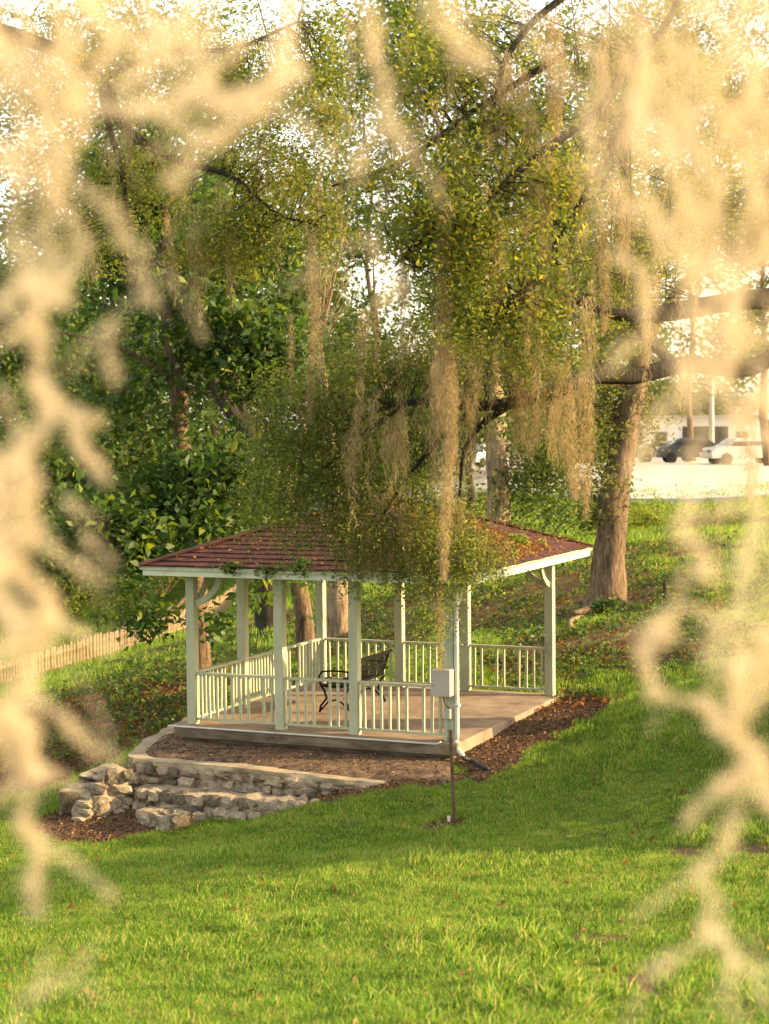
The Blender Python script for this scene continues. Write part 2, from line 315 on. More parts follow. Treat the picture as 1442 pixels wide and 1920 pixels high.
rd = ramp(n, l, t2.outputs[0], [(0.3, (0.03, 0.02, 0.012)), (0.5, (0.12, 0.072, 0.042)), (0.72, (0.26, 0.17, 0.10))])
sm = nd(n, 'ShaderNodeMath', operation='ADD'); sb = nd(n, 'ShaderNodeMath', operation='MULTIPLY_ADD'); sb.inputs[1].default_value = 0.9; sb.inputs[2].default_value = -0.45
l.new(t2.outputs[0], sb.inputs[0]); l.new(at_.outputs['Fac'], sm.inputs[0]); l.new(sb.outputs[0], sm.inputs[1]); sm.use_clamp = True
mx = nd(n, 'ShaderNodeMix', data_type='RGBA'); l.new(sm.outputs[0], mx.inputs[0]); l.new(rg.outputs[0], mx.inputs[6]); l.new(rd.outputs[0], mx.inputs[7]); l.new(mx.outputs[2], b.inputs['Base Color'])
b.inputs['Roughness'].default_value = 0.95; b.inputs['Specular IOR Level'].default_value = 0.1
bp = nd(n, 'ShaderNodeBump', i_Strength=0.8, i_Distance=0.03); l.new(t2.outputs[0], bp.inputs['Height']); l.new(bp.outputs[0], b.inputs['Normal'])
me = np_mesh('ground', V, Q, M['ground']); a = me.attributes.new('dirt', 'FLOAT', 'POINT'); a.data.foreach_set('value', dirt(gx, gy).ravel().astype(np.float32))
me.polygons.foreach_set('use_smooth', [True]*len(me.polygons)); tag(link('ground', me), kind='structure')

# ------------------------------------------------------------------ road, kerb, far setting
m = MB()
near = [(-14, 92), (2, 84), (9, 79), (16, 75.5), (26, 72), (60, 64)]; far = [(-14, 170), (2, 160), (9, 150), (16, 146), (26, 142), (60, 135)]
NS = 24
nr = smooth_path(near, 6); fr = smooth_path(far, 6); K = 14
for i, (a, b_) in enumerate(zip(nr, fr)):
    for k in range(K+1):
        t = k/K; x, y = a*(1-t)+b_*t; m.v.append((x, y, 0))
Z = Harr(np.array([v[0] for v in m.v]), np.array([v[1] for v in m.v])); m.v = [(v[0], v[1], z+0.12) for v, z in zip(m.v, Z)]
for i in range(len(nr)-1):
    for k in range(K): j = i*(K+1)+k; m.f.append((j, j+K+1, j+K+2, j+1))
o = m.build('road', M['asphalt'], smooth=True); tag(o, kind='structure')
m = MB()
for a, b_ in zip(nr[:-1], nr[1:]):
    za, zb = H(a[0], a[1]), H(b_[0], b_[1]); m.bar((a[0], a[1], za+.08), (b_[0], b_[1], zb+.08), .3, .36)
tag(m.build('kerb', M['kerb']), kind='structure')
def gpos(px, d):
    p = at(px, 900, d); return Vector((p.x, p.y, H(p.x, p.y)))

# ------------------------------------------------------------------ gazebo
G = empty('gazebo', (GX, GY, 0), -TH, 'pale green open wooden gazebo with dark red hipped roof on the slope', 'gazebo')
def part(mb, name, m_, parent=None, **k): return mb.build(name, m_, parent or G, **k)
def grid_slab():
    m = MB(); m.box(-.15, GW+.1, -.1, GD+.1, -.175, 0); return m
o = part(grid_slab(), 'floor_slab', M['slab'], bevel=.012)
part(MB().box(-.148, GW+.098, -.13, -.1005, -.17, -.03), 'edge_board', M['slab_edge'])
o['label'] = 'worn brown concrete floor slab'
part(MB().box(-.05, GW+.0, .0, GD, -.40, -.177), 'foundation', M['slab_edge'])
posts = [(u, v) for v in (0, GD-PW) for u in (0, M1, M2, GW-PW)] + [(0, L1), (0, GD-L1-PW)]
for (u, v) in posts:
    m = MB(); m.box(u, u+PW, v, v+PW, .001, ZT); part(m, 'post', M['paint'], bevel=.006)
# perimeter beams
for (a, b_) in (((-.02, PW/2), (GW+.02, PW/2)), ((-.02, GD-PW/2), (GW+.02, GD-PW/2))):
    m = MB(); m.box(a[0], b_[0], a[1]-.045, a[1]+.045, ZT+.001, ZT+.10); part(m, 'beam', M['paint'])
for u in (PW/2, GW-PW/2):
    m = MB(); m.box(u-.045, u+.045, PW/2+.047, GD-PW/2-.047, ZT+.001, ZT+.10); part(m, 'beam', M['paint'])
def brace(p, du, dv):
    pts = []
    for k in range(8):
        a = k/7; s = .40*math.sin(a*math.pi/2)**1.3; z = ZT-.40+.40*(1-math.cos(a*math.pi/2))**.9
        pts.append(Vector((p[0]+du*s, p[1]+dv*s, z)))
    m = MB()
    for a, b_ in zip(pts[:-1], pts[1:]): m.bar(a, b_+(b_-a)*.15, .05, .085)
    part(m, 'brace', M['paint'])
brace((PW, PW/2), 1, 0); brace((GW-PW, PW/2), -1, 0); brace((GW-PW, GD-PW/2), -1, 0); brace((PW, GD-PW/2), 1, 0)
brace((GW-PW/2, GD-PW), 0, -1); brace((GW-PW/2, PW), 0, 1); brace((PW/2, PW), 0, 1); brace((PW/2, GD-PW), 0, -1)
bal_me = MB().box(-.017, .017, -.017, .017, .10, ZR-.035).mesh('baluster', M['paint'])
def railing(a, b_, slots, missing=()):
    a, b_ = Vector((*a, 0)), Vector((*b_, 0)); d = (b_-a); L = d.length; d.normalize()
    r_ = empty('railing'); r_.parent = G
    z = Vector((0, 0, 1))
    MB().bar(a+z*(ZR-.018), b_+z*(ZR-.018), .075, .036).build('top_rail', M['paint'], r_, bevel=.004)
    MB().bar(a+z*.083, b_+z*.083, .05, .034).build('bottom_rail', M['paint'], r_, bevel=.004)
    for k in range(slots):
        if k in missing: continue
        o = bpy.data.objects.new('baluster', bal_me); COL.objects.link(o); o.parent = r_
        o.location = a+d*(L*(k+.62)/(slots+.24)); o.rotation_euler = (random.uniform(-.012, .012), random.uniform(-.015, .015), math.atan2(d.y, d.x))
h = PW/2
railing((PW, h), (M1, h), 10, (7,)); railing((M1+PW, h), (M2, h), 8, (4,)); railing((M2+PW, h), (GW-PW, h), 10, (6,))
vb = GD-h
railing((PW, vb), (M1, vb), 9, (3,)); railing((M1+PW, vb), (M2, vb), 8); railing((M2+PW, vb), (GW-PW, vb), 10, (2, 5))
railing((h, PW), (h, L1), 12, (8,)); railing((h, L1+PW), (h, GD-L1-PW), 11); railing((h, GD-L1), (h, GD-PW), 12, (3, 4))
# roof
RF = empty('roof'); RF.parent = G
E0, E1, V0, V1 = -OV, GW+OV, -OV, GD+OV; ZA = 3.33; rise = ZA-ZE
cu = GW/2; half = (E1-E0)/2; rl = ((V1-V0)-(E1-E0))/2
A0 = Vector((cu, GD/2-rl, ZA)); A1 = Vector((cu, GD/2+rl, ZA))
C = [Vector((E0, V0, ZE)), Vector((E1, V0, ZE)), Vector((E1, V1, ZE)), Vector((E0, V1, ZE))]
deck = MB(); deck.v = [c-Vector((0, 0, .03)) for c in C]+[A0-Vector((0, 0, .03)), A1-Vector((0, 0, .03))]+[c-Vector((0, 0, .06)) for c in C]+[A0-Vector((0, 0, .06)), A1-Vector((0, 0, .06))]
deck.f = [(0, 1, 4), (1, 2, 5, 4), (2, 3, 5), (3, 0, 4, 5), (10, 7, 6), (10, 11, 8, 7), (11, 9, 8), (11, 10, 6, 9), (0, 6, 7, 1), (1, 7, 8, 2), (2, 8, 9, 3), (3, 9, 6, 0)]
deck.build('roof_deck', M['paint'], RF)
NCO = 17
def course(a, b_, p, q, k, out):
    """one shingle course of a roof plane between eave a-b and top p-q"""
    t0, t1 = k/NCO, min(1, (k+1.12)/NCO)
    L0, R0 = a.lerp(p, t0), b_.lerp(q, t0); L1_, R1 = a.lerp(p, t1), b_.lerp(q, t1)
    up = Vector((0, 0, 1)); thick = .016; n_ = max(2, int((R0-L0).length/.30)); mb = MB(); ph = (k % 2)*.5
    ed = [0]+[min(1, max(0, (i+ph)/n_)) for i in range(0 if ph else 1, n_)]+[1]
    for s0, s1 in zip(ed[:-1], ed[1:]):
        if s1-s0 < 1e-4: continue
        g = .006/max((R0-L0).length, .1); j = random.uniform(-.010, .012)
        dl = (L1_-L0).normalized()*j
        x0, x1 = L0.lerp(R0, s0+g)+dl, L0.lerp(R0, s1-g)+dl; y0, y1 = L1_.lerp(R1, s0+g), L1_.lerp(R1, s1-g)
        b0 = len(mb.v); lift = thick*random.uniform(.8, 1.5)
        mb.v += [x0+out*lift, x1+out*lift, y1+out*.002, y0+out*.002, x0-out*.004, x1-out*.004]
        mb.f += [(b0, b0+1, b0+2, b0+3), (b0+4, b0+5, b0+1, b0), (b0+4, b0, b0+3), (b0+5, b0+2, b0+1)]
    mb.build('shingle_course', M['shingle'], RF)
planes = [(C[0], C[1], A0, A0), (C[1], C[2], A0, A1), (C[2], C[3], A1, A1), (C[3], C[0], A1, A0)]
for (a, b_, p, q) in planes:
    nrm = (b_-a).cross(p-a).normalized()
    for k in range(NCO): course(a, b_, p, q, k, nrm)
for c, a in ((C[0], A0), (C[1], A0), (C[2], A1), (C[3], A1)):
    MB().bar(c+Vector((0, 0, .018)), a+Vector((0, 0, .018)), .2, .02).build('hip_cap', M['shingle'], RF)
MB().bar(A0+Vector((0, 0, .02)), A1+Vector((0, 0, .02)), .22, .025).build('ridge_cap', M['shingle'], RF)
fz0, fz1 = ZE-.145, ZE-.012
for (x0, x1, y0, y1) in ((E0+.03, E1-.03, V0+.03, V0+.055), (E0+.03, E1-.03, V1-.055, V1-.03), (E0+.03, E0+.055, V0+.057, V1-.057), (E1-.055, E1-.03, V0+.057, V1-.057)):
    MB().box(x0, x1, y0, y1, fz0, fz1).build('fascia', M['fascia'], RF)
MB().box(E0+.06, E1-.06, V0+.06, V1-.06, ZE-.085, ZE-.066).build('soffit', M['paint'], RF)
# white conduit along slab edge
m = MB(); m.tube([(-.24, -.15, -.012), (1, -.15, -.014), (3, -.15, -.016), (4.05, -.15, -.018), (4.12, -.15, .02)], .014, 6); part(m, 'conduit', M['pvc'], smooth=True)

# things fixed to the near right post
pu = GW-PW
EB = empty('electrical_box', gz(pu+.07, -.06, .83), -TH, 'beige metal electrical box on the near right gazebo post, above an outlet', 'electrical box')
MB().box(-.19, .085, -.11, .055, -.18, .20).build('cabinet', M['box'], EB, bevel=.012)
MB().box(-.195, .09, -.125, -.1105, -.175, .195).build('door', M['box'], EB, bevel=.004)
MB().tube([(-.16, -.126, -.02), (-.16, -.14, -.02)], .012, 8).build('latch', M['grey_pipe'], EB)
MB().tube([(-.05, -.03, -.181), (-.03, -.03, -.26), (.0, .015, -.33), (.02, .03, -.36)], .011, 6).build('cable', M['black_hose'], EB, smooth=True)
OB = MB().box(-.05, .05, -.025, .055, -.50, -.36).build('outlet_cover', M['box'], EB, bevel=.006)
MB().tube([(.0, .03, -.501), (.0, .03, -.7), (.0, .03, -.82)], .012, 6).build('conduit', M['grey_pipe'], EB, smooth=True)
DS = empty('downspout', gz(GW+.04, .03, 0), -TH, 'white plastic downspout down the near right gazebo post, curving at its foot', 'downspout')
MB().tube([(.0, 0, 2.2), (.0, 0, 1.2), (.0, 0, .15), (.0, -.02, .02)], .036, 10).build('pipe', M['pvc'], DS, smooth=True)
MB().tube([(.0, -.02, .019), (.02, -.06, -.06), (.07, -.10, -.12), (.14, -.14, -.16)], .036, 10).build('elbow', M['pvc'], DS, smooth=True)
for z in (.5, 1.7): MB().box(-.045, .045, -.045, .045, z, z+.03).build('bracket', M['pvc'], DS)
pt = gz(GW+.20, -.17, -.18)
pth = [pt] + [ground(x, y)+Vector((0, 0, .03)) for x, y in ((885, 1432), (900, 1441), (915, 1447))]
tag(MB().tube([tuple(q) for q in smooth_path([tuple(p) for p in pth], 4)], .028, 8).build('drain_hose', M['black_hose'], smooth=True), 'black drain hose on the mulch below the white downspout', 'hose')

# bench
gb = gz(1.90, 1.70, 0)
BN = empty('park_bench', gb, -TH, 'black metal park bench with lattice back inside the gazebo', 'bench')
BL = 1.30
def end_frame(y):
    m = MB()
    m.tube([(0.02, y, .0), (-.02, y, .10), (-.10, y, .22), (-.05, y, .36), (.02, y, .42)], .018, 6)       # rear leg (right)
    m.tube([(-.52, y, .0), (-.50, y, .10), (-.40, y, .22), (-.44, y, .34), (-.50, y, .42)], .018, 6)
    m.tube([(-.50, y, .03), (-.38, y, .16), (-.26, y, .20), (-.14, y, .16), (0.0, y, .03)], .014, 6)
    m.tube([(-.50, y, .42), (-.3, y, .395), (-.04, y, .42), (.02, y, .58), (.09, y, .79), (.15, y, .84)], .018, 6)
    m.tube([(-.50, y, .42), (-.53, y, .55), (-.48, y, .63), (-.3, y, .65), (0.03, y, .64)], .015, 6)
    m.tube([(-.44, y, .5), (-.36, y, .45), (-.28, y, .5), (-.34, y, .56), (-.42, y, .53)], .010, 6)
    m.build('end_frame', M['iron'], BN, smooth=True)
for y in (0, BL): end_frame(y)
for k in range(9): MB().box(-.50+k*.052, -.465+k*.052, .0, BL, .405-.012*math.sin(k/8*3.1), .415-.012*math.sin(k/8*3.1)).build('seat_slat', M['iron'], BN)
for k in range(34):
    y = .03+k*(BL-.06)/33; MB().bar((.0, y, .45), (.085, y, .78), .018, .006).build('back_slat', M['iron'], BN)
for (x, z) in ((.0, .45), (.045, .64), (.09, .79), (.13, .83)):
    MB().bar((x, 0, z), (x, BL, z), .03, .03).build('back_rail', M['iron'], BN)

# wooden stake and small marker in front
g0 = ground(852, 1546); top = at(845, 1368, (g0.y+.02))
tag(MB().bar(g0-Vector((0, 0, .1)), top, .045, .03, Vector((0, 1, 0))).build('wooden_stake', M['stake'], bevel=.003), 'slim leaning brown wooden stake standing in the lawn before the gazebo', 'stake')
g1 = ground(841, 1547); tag(MB().tube([g1-Vector((0, 0, .05)), g1+Vector((0.005, 0, .08))], .02, 8).build('marker_stub', M['pvc']), 'short white pipe stub in the grass at the foot of the stake', 'pipe stub')
g2 = ground(1248, 1122); tag(MB().tube([g2-Vector((0, 0, .1)), g2+Vector((-.02, 0, .38))], [.05, .045], 7).build('short_post', M['bark_dark']), 'short dark post in the grass right of the big oak trunk', 'post')

# ------------------------------------------------------------------ stone wall
SWL = empty('stone_wall', WALL[5], 0, 'low stepped retaining wall of pale rough stones below the gazebo', 'stone wall')
SWL_inv = Matrix.Translation(-WALL[5])
stone_me = []
for s in range(9):
    bm = bmesh.new(); bmesh.ops.create_icosphere(bm, subdivisions=2 if s < 4 else 1, radius=1)
    for v in bm.verts:
        c = v.co.copy(); k = max(abs(c.x), abs(c.y), abs(c.z)); v.co = c.lerp(c/k*.85, .7)*(1+.38*noise.noise(c*1.5+Vector((s*7, 0, 0))) + .22*noise.noise(c*3.4+Vector((s*5, 3, 0))))
    me = bpy.data.meshes.new('stone'); bm.to_mesh(me); bm.free(); me.materials.append(M['stone' if s % 4 else 'stone_grey']); stone_me.append(me)
def put_stone(p, w_, h_, t_, ang):
    o = bpy.data.objects.new('stone', random.choice(stone_me)); COL.objects.link(o); o.parent = SWL
    o.location = p-WALL[5]; o.scale = (w_, t_, h_); o.rotation_euler = (random.uniform(-.15, .15), random.uniform(-.2, .2), ang+random.uniform(-.2, .2))
def body(path, tops, bots, thick, name='core', mat_=None, back=1):
    """noisy masonry body: front face follows path (list of xy Vectors)"""
    mb = MB(); n_ = len(path); NZ = 9
    nor = []
    for i in range(n_):
        t = (path[min(i+1, n_-1)]-path[max(i-1, 0)]); t = Vector((t.x, t.y, 0)).normalized(); nor.append(Vector((t.y, -t.x, 0)))
    for i in range(n_):
        for k in range(NZ+3):
            z = bots[i]+(tops[i]-bots[i])*min(k/NZ, 1)
            off = 0 if k <= NZ else -thick*(k-NZ)/2
            p = Vector((path[i].x, path[i].y, z))+nor[i]*off
            p += nor[i]*(.075*noise.noise(p*4.5)+.04*noise.noise(p*11)) if k <= NZ else Vector((0, 0, .012*noise.noise(p*5)))
            mb.v.append(p-WALL[5])
        p = Vector((path[i].x, path[i].y, bots[i]))-nor[i]*thick; mb.v.append(p-WALL[5])
    m_ = NZ+4
    for i in range(n_-1):
        for k in range(m_-1): a = i*m_+k; mb.f.append((a, a+m_, a+m_+1, a+1))
    mb.f.append(tuple(range(m_))); mb.f.append(tuple((n_-1)*m_+k for k in reversed(range(m_))))
    return mb.build(name, mat_ or M['mortar'], SWL), nor
def dense(pts, n_=8): return [Vector(p) for p in smooth_path([tuple(p) for p in pts], n_)]
def stones_on(path, nor_off, tops, bots, rows, wid=(.09, .15), face=None):
    n_ = len(path); L = [0]
    for a, b_ in zip(path[:-1], path[1:]): L.append(L[-1]+(Vector((b_.x, b_.y))-Vector((a.x, a.y))).length)
    for r_ in range(rows):
        s = random.uniform(.02, .1)
        while s < L[-1]-.03:
            wd = random.uniform(*wid); i = max(0, int(np.searchsorted(L, s+wd))-1); i = min(i, n_-2)
            f = (s+wd-L[i])/max(L[i+1]-L[i], 1e-5); f = min(max(f, 0), 1)
            p = path[i].lerp(path[i+1], f); zt = tops[i]*(1-f)+tops[i+1]*f; zb = bots[i]*(1-f)+bots[i+1]*f; hh = (zt-zb)/rows
            t = path[i+1]-path[i]; ang = math.atan2(t.y, t.x); nn = Vector((math.sin(ang), -math.cos(ang), 0))
            if hh > .07:
                put_stone(Vector((p.x, p.y, zb+hh*(r_+.5)+random.uniform(-.015, .015)))+nn*random.uniform(-.06, .012), wd*random.uniform(.85, 1.05), min(hh*.62, .17)*random.uniform(.75, 1.15), random.uniform(.06, .12), ang)
            s += wd*2*random.uniform(.85, 1.15)
# upper tier (front run and the curved return to the left)
front = dense(WALL[5:], 6); nf = len(front)
b_up = [-.78 for i in range(nf)]; t_up = [ZW-.055-.20*max(0, i/nf-.45)/.55 for i in range(nf)]
body(front, t_up, b_up, .28); stones_on(front, 0, t_up, b_up, 3, (.06, .17))
ret = dense(WALL[:6], 6); nr_ = len(ret)
b_r = [min(H(p.x, p.y)-.05, ZW-.12)-(.25*(i/nr_)) for i, p in enumerate(ret)]
body(ret, [ZW-.055]*nr_, b_r, .22)
# coping on top
nc = 6*(len(WALL)-1)+1; drop = [.22*max(0, i/nc-.72)/.28 for i in range(nc)]
cop, _ = body(dense(WALL, 6), [ZW-q for q in drop], [ZW-.065-q for q in drop], .24, 'coping', M['coping'])
def pz(lst, z): return [atz(x, y, z) for x, y in lst]
def tier(px_top, z, hts, rows, wid, thick=.5, tops=None):
    P = dense(pz(px_top, z), 9); n_ = len(P); tp = [z-.03+.06*noise.noise(Vector((i*.35, z*9, 0)))-(.10 if i > n_-4 else 0) for i in range(n_)]; bt = [z-(hts[0]+(hts[1]-hts[0])*i/(n_-1)) for i in range(n_)]
    body(P, tp, bt, thick, 'step', M['mortar'])
    stones_on(P, 0, [z-.01]*n_, bt, rows, wid)
tier([(250, 1474), (330, 1482), (450, 1494), (530, 1499), (592, 1499)], -.56, (.55, .50), 3, (.08, .18), .4)
tier([(254, 1514), (320, 1524), (375, 1517)], -.74, (.45, .40), 2, (.08, .17), .3)
# left wing stepping down beside the crack
wing = [(134, 24.75, -.86), (140, 24.7, -.70), (158, 24.65, -.69), (168, 24.7, -.66), (172, 24.75, -.50), (186, 24.75, -.47), (198, 24.8, -.46), (203, 24.85, -.36), (214, 24.9, -.31), (228, 24.95, -.30), (241, 25.0, -.33)]
WP = []
for px_, d_, z_ in wing: q_ = at(px_, 1500, d_); WP.append((q_.x, q_.y, z_))
WP = smooth_path(WP, 4); WV = [Vector(q_[:3]) for q_ in WP]
body(WV, [q_.z for q_ in WV], [-1.25]*len(WV), .45, 'wing'); stones_on(WV, 0, [q_.z for q_ in WV], [-1.2]*len(WV), 5, (.07, .17))
# terrace mulch sheet
tp = ter_poly
xs2 = np.arange(-5.2, 1.6, .12); ys2 = np.arange(23.8, 30.5, .12); mb = MB(); idx = {}
WXY = [(p.x, p.y) for p in WALL]
def tz(x, y):
    e = float(seg_dist(np.array([x]), np.array([y]), WXY)[0]); fx = max(0, (x+1.4)/1.8)*.16*max(0, 1-e/.8); return ZW+.03*noise.noise(Vector((x*2, y*2, 0)))+.03-.16*max(0, 1-e/.30)-fx
ins = lambda x, y: bool(inside(np.array([x]), np.array([y]), tp)[0])
for i, x in enumerate(xs2[:-1]):
    for j, y in enumerate(ys2[:-1]):
        if ins(x+.06, y+.06) or ins(x+.02, y) or ins(x+.1, y+.1):
            q = []
            for (a, b_) in ((i, j), (i+1, j), (i+1, j+1), (i, j+1)):
                if (a, b_) not in idx: idx[(a, b_)] = len(mb.v); mb.v.append(Vector((xs2[a], ys2[b_], tz(xs2[a], ys2[b_])-(0 if ins(xs2[a], ys2[b_]) else .08))))
                q.append(idx[(a, b_)])
            mb.f.append(tuple(q))
M['mulch'] = rough_mat('mulch_soil', [(0.3, (0.045, 0.03, 0.02)), (0.5, (0.15, 0.10, 0.065)), (0.72, (0.30, 0.21, 0.14))], scale=6, detail=10, rough=0.95, bump=0.9, bscale=45, dist=0.02)
tag(mb.build('mulch_bed', M['mulch'], smooth=True), kind='structure')

# ------------------------------------------------------------------ chips, litter
def quads(C_, size, aspect, flat=0.5, droop=0.0, fold=0.15):
    """leaf shaped quads at centres C_ (N,3); returns V,Q"""
    n_ = len(C_); sz = size*(0.6+0.8*RNG.random(n_))
    d = RNG.normal(size=(n_, 3)); d[:, 2] = d[:, 2]*flat-droop; d /= np.linalg.norm(d, axis=1)[:, None]
    r_ = RNG.normal(size=(n_, 3)); s = np.cross(d, r_); s /= np.linalg.norm(s, axis=1)[:, None]; nn = np.cross(d, s)
    L = d*sz[:, None]; Wd = s*(sz*aspect*.5)[:, None]; fo = nn*(sz*fold)[:, None]
    V_ = np.stack([C_-L*.5, C_+Wd-L*.05+fo, C_+L*.5, C_-Wd-L*.05+fo], 1).reshape(-1, 3)
    return V_, np.arange(n_*4).reshape(-1, 4)
def scatter(fn, n_, x0, x1, y0, y1):
    x = RNG.uniform(x0, x1, n_); y = RNG.uniform(y0, y1, n_); k = RNG.random(n_) < fn(x, y); return x[k], y[k]
x, y = scatter(lambda x, y: np.clip(dirt(x, y)-.25, 0, 1)*~inside(x, y, slab_poly), 150000, -6.5, 5.5, 21.5, 33)
z = Harr(x, y)+.012; V, Q = quads(np.stack([x, y, z], 1), .045, .4, .25)
tag(link('bark_mulch', np_mesh('bark_mulch', V, Q, M['chip'], RNG.random(len(Q)))), 'reddish brown bark chips around the gazebo and wall', 'mulch', kind='stuff')
x, y = scatter(lambda x, y: (inside(x, y, tp) & ~inside(x, y, slab_poly))*.8, 20000, -5.2, 1.6, 23.8, 30)
z = np.array([tz(a, b_) for a, b_ in zip(x, y)])+.01; V, Q = quads(np.stack([x, y, z], 1), .04, .4, .25)
tag(link('terrace_mulch', np_mesh('terrace_mulch', V, Q, M['chip'], RNG.random(len(Q)))), 'bark chips covering the terrace behind the stone wall', 'mulch', kind='stuff')
y = 10+35*RNG.random(620)**1.0; x = RNG.uniform(-.23, .23, 620)*y; k = ~inside(x, y, slab_poly) & ~inside(x, y, tp); x, y = x[k], y[k]
V, Q = quads(np.stack([x, y, Harr(x, y)+.05], 1), .065, .6, .3); k = RNG.random(len(Q))
tag(link('fallen_leaves', np_mesh('fallen_leaves', V, Q, M['dryleaf'], k)), 'scattered orange and brown fallen leaves on the lawn', 'leaves', kind='stuff')

# ------------------------------------------------------------------ grass (one object, scattered tufts)
def tuft_obj(name, nb, rad, hmin, hmax, wd, lean, seed):
    rg_ = np.random.default_rng(seed); V_ = []; Q_ = []
    for i in range(nb):
        a = rg_.uniform(0, 2*np.pi); r_ = rad*np.sqrt(rg_.random()); bx, by = r_*np.cos(a), r_*np.sin(a)
        la = rg_.uniform(0, 2*np.pi); h_ = rg_.uniform(hmin, hmax); ln = h_*rg_.uniform(.1, lean); dx, dy = np.cos(la)*ln, np.sin(la)*ln
        wa = rg_.uniform(0, np.pi); wx, wy = np.cos(wa)*wd/2, np.sin(wa)*wd/2
        b0 = len(V_)
        V_ += [(bx-wx, by-wy, -.01), (bx+wx, by+wy, -.01), (bx+wx*.8+dx*.35, by+wy*.8+dy*.35, h_*.6), (bx-wx*.8+dx*.35, by-wy*.8+dy*.35, h_*.6), (bx+dx, by+dy, h_)]
        Q_ += [(b0, b0+1, b0+2, b0+3), (b0+3, b0+2, b0+4)]
    me = bpy.data.meshes.new(name); me.from_pydata(V_, [], Q_); me.materials.append(M['grass'])
    tt_ = np.repeat(np.clip(rg_.normal(.5, .22, nb), .05, 1), 2); a_ = me.attributes.new('tint', 'FLOAT', 'FACE'); a_.data.foreach_set('value', tt_.astype(np.float32)); return bpy.data.objects.new(name, me)
def geo_scatter(name, pts, scl, rot, src):
    me = bpy.data.meshes.new(name); me.vertices.add(len(pts)); me.vertices.foreach_set('co', pts.astype(np.float32).ravel())
    a = me.attributes.new('scl', 'FLOAT_VECTOR', 'POINT'); a.data.foreach_set('vector', scl.astype(np.float32).ravel())
    a = me.attributes.new('rot', 'FLOAT_VECTOR', 'POINT'); a.data.foreach_set('vector', rot.astype(np.float32).ravel())
    me.update(); o = link(name, me)
    ng = bpy.data.node_groups.new(name, 'GeometryNodeTree')
    ng.interface.new_socket('Geometry', in_out='INPUT', socket_type='NodeSocketGeometry'); ng.interface.new_socket('Geometry', in_out='OUTPUT', socket_type='NodeSocketGeometry')
    N = ng.nodes; L = ng.links; gi = N.new('NodeGroupInput'); go = N.new('NodeGroupOutput'); ip = N.new('GeometryNodeInstanceOnPoints')
    oi = N.new('GeometryNodeObjectInfo'); oi.inputs['Object'].default_value = src
    s1 = N.new('GeometryNodeInputNamedAttribute'); s1.data_type = 'FLOAT_VECTOR'; s1.inputs[0].default_value = 'scl'
    s2 = N.new('GeometryNodeInputNamedAttribute'); s2.data_type = 'FLOAT_VECTOR'; s2.inputs[0].default_value = 'rot'
    L.new(gi.outputs[0], ip.inputs['Points']); L.new(oi.outputs['Geometry'], ip.inputs['Instance']); L.new(s2.outputs[0], ip.inputs['Rotation']); L.new(s1.outputs[0], ip.inputs['Scale'])
    L.new(ip.outputs[0], go.inputs[0]); md = o.modifiers.new('scatter', 'NODES'); md.node_group = ng
    return o
def grass_layer(name, n_, d0, d1, src, smin, smax, pw, label, keep=None):
    y = d0+(d1-d0)*RNG.random(n_)**pw; x = RNG.uniform(-.235, .235, n_)*y+RNG.uniform(-.2, .2, n_)
    dd = dirt(x, y); k = (RNG.random(n_) > dd*1.15) & ~inside(x, y, slab_poly) & ~inside(x, y, tp)
    nz = np.array([noise.noise(Vector((a*.55, b_*.55, 3))) for a, b_ in zip(x, y)])
    if keep is not None: k &= keep(x, y, nz)
    x, y, nz = x[k], y[k], nz[k]; z = Harr(x, y)
    n2 = np.array([noise.noise(Vector((a*3.1, b_*3.1, 9))) for a, b_ in zip(x, y)])
    s = RNG.uniform(smin, smax, len(x))*(1+.5*nz)*(1+.7*n2)*(1-.4*dd[k]); sc = np.stack([s, s, s*RNG.uniform(.7, 1.3, len(x))], 1)
    rt = np.stack([RNG.normal(0, .15, len(x)), RNG.normal(0, .15, len(x)), RNG.uniform(0, 6.28, len(x))], 1)
    o = geo_scatter(name, np.stack([x, y, z], 1), sc, rt, src); return tag(o, label, 'grass', kind='stuff')
t_a = tuft_obj('grass_tuft', 30, .10, .015, .048, .0062, 1.4, 1)
t_b = tuft_obj('tall_grass_tuft', 18, .055, .07, .17, .012, 1.3, 2)
t_c = tuft_obj('far_grass_tuft', 16, .16, .03, .09, .012, .8, 3)
grass_layer('grass', 36000, 10, 27, t_a, .7, 1.3, 1.0, 'short sunlit lawn grass in front of the gazebo')
grass_layer('grass', 1100, 10, 27, t_b, .5, 1.1, 1.0, 'taller coarse grass tufts through the near lawn', keep=lambda x, y, nz: nz > .12)
grass_layer('grass', 32000, 26, 48, t_c, .8, 1.2, 1.2, 'lawn grass on the slope beside and behind the gazebo')
grass_layer('grass', 14000, 46, 82, t_c, 1.6, 2.6, 1.0, 'far lawn grass running up to the road')

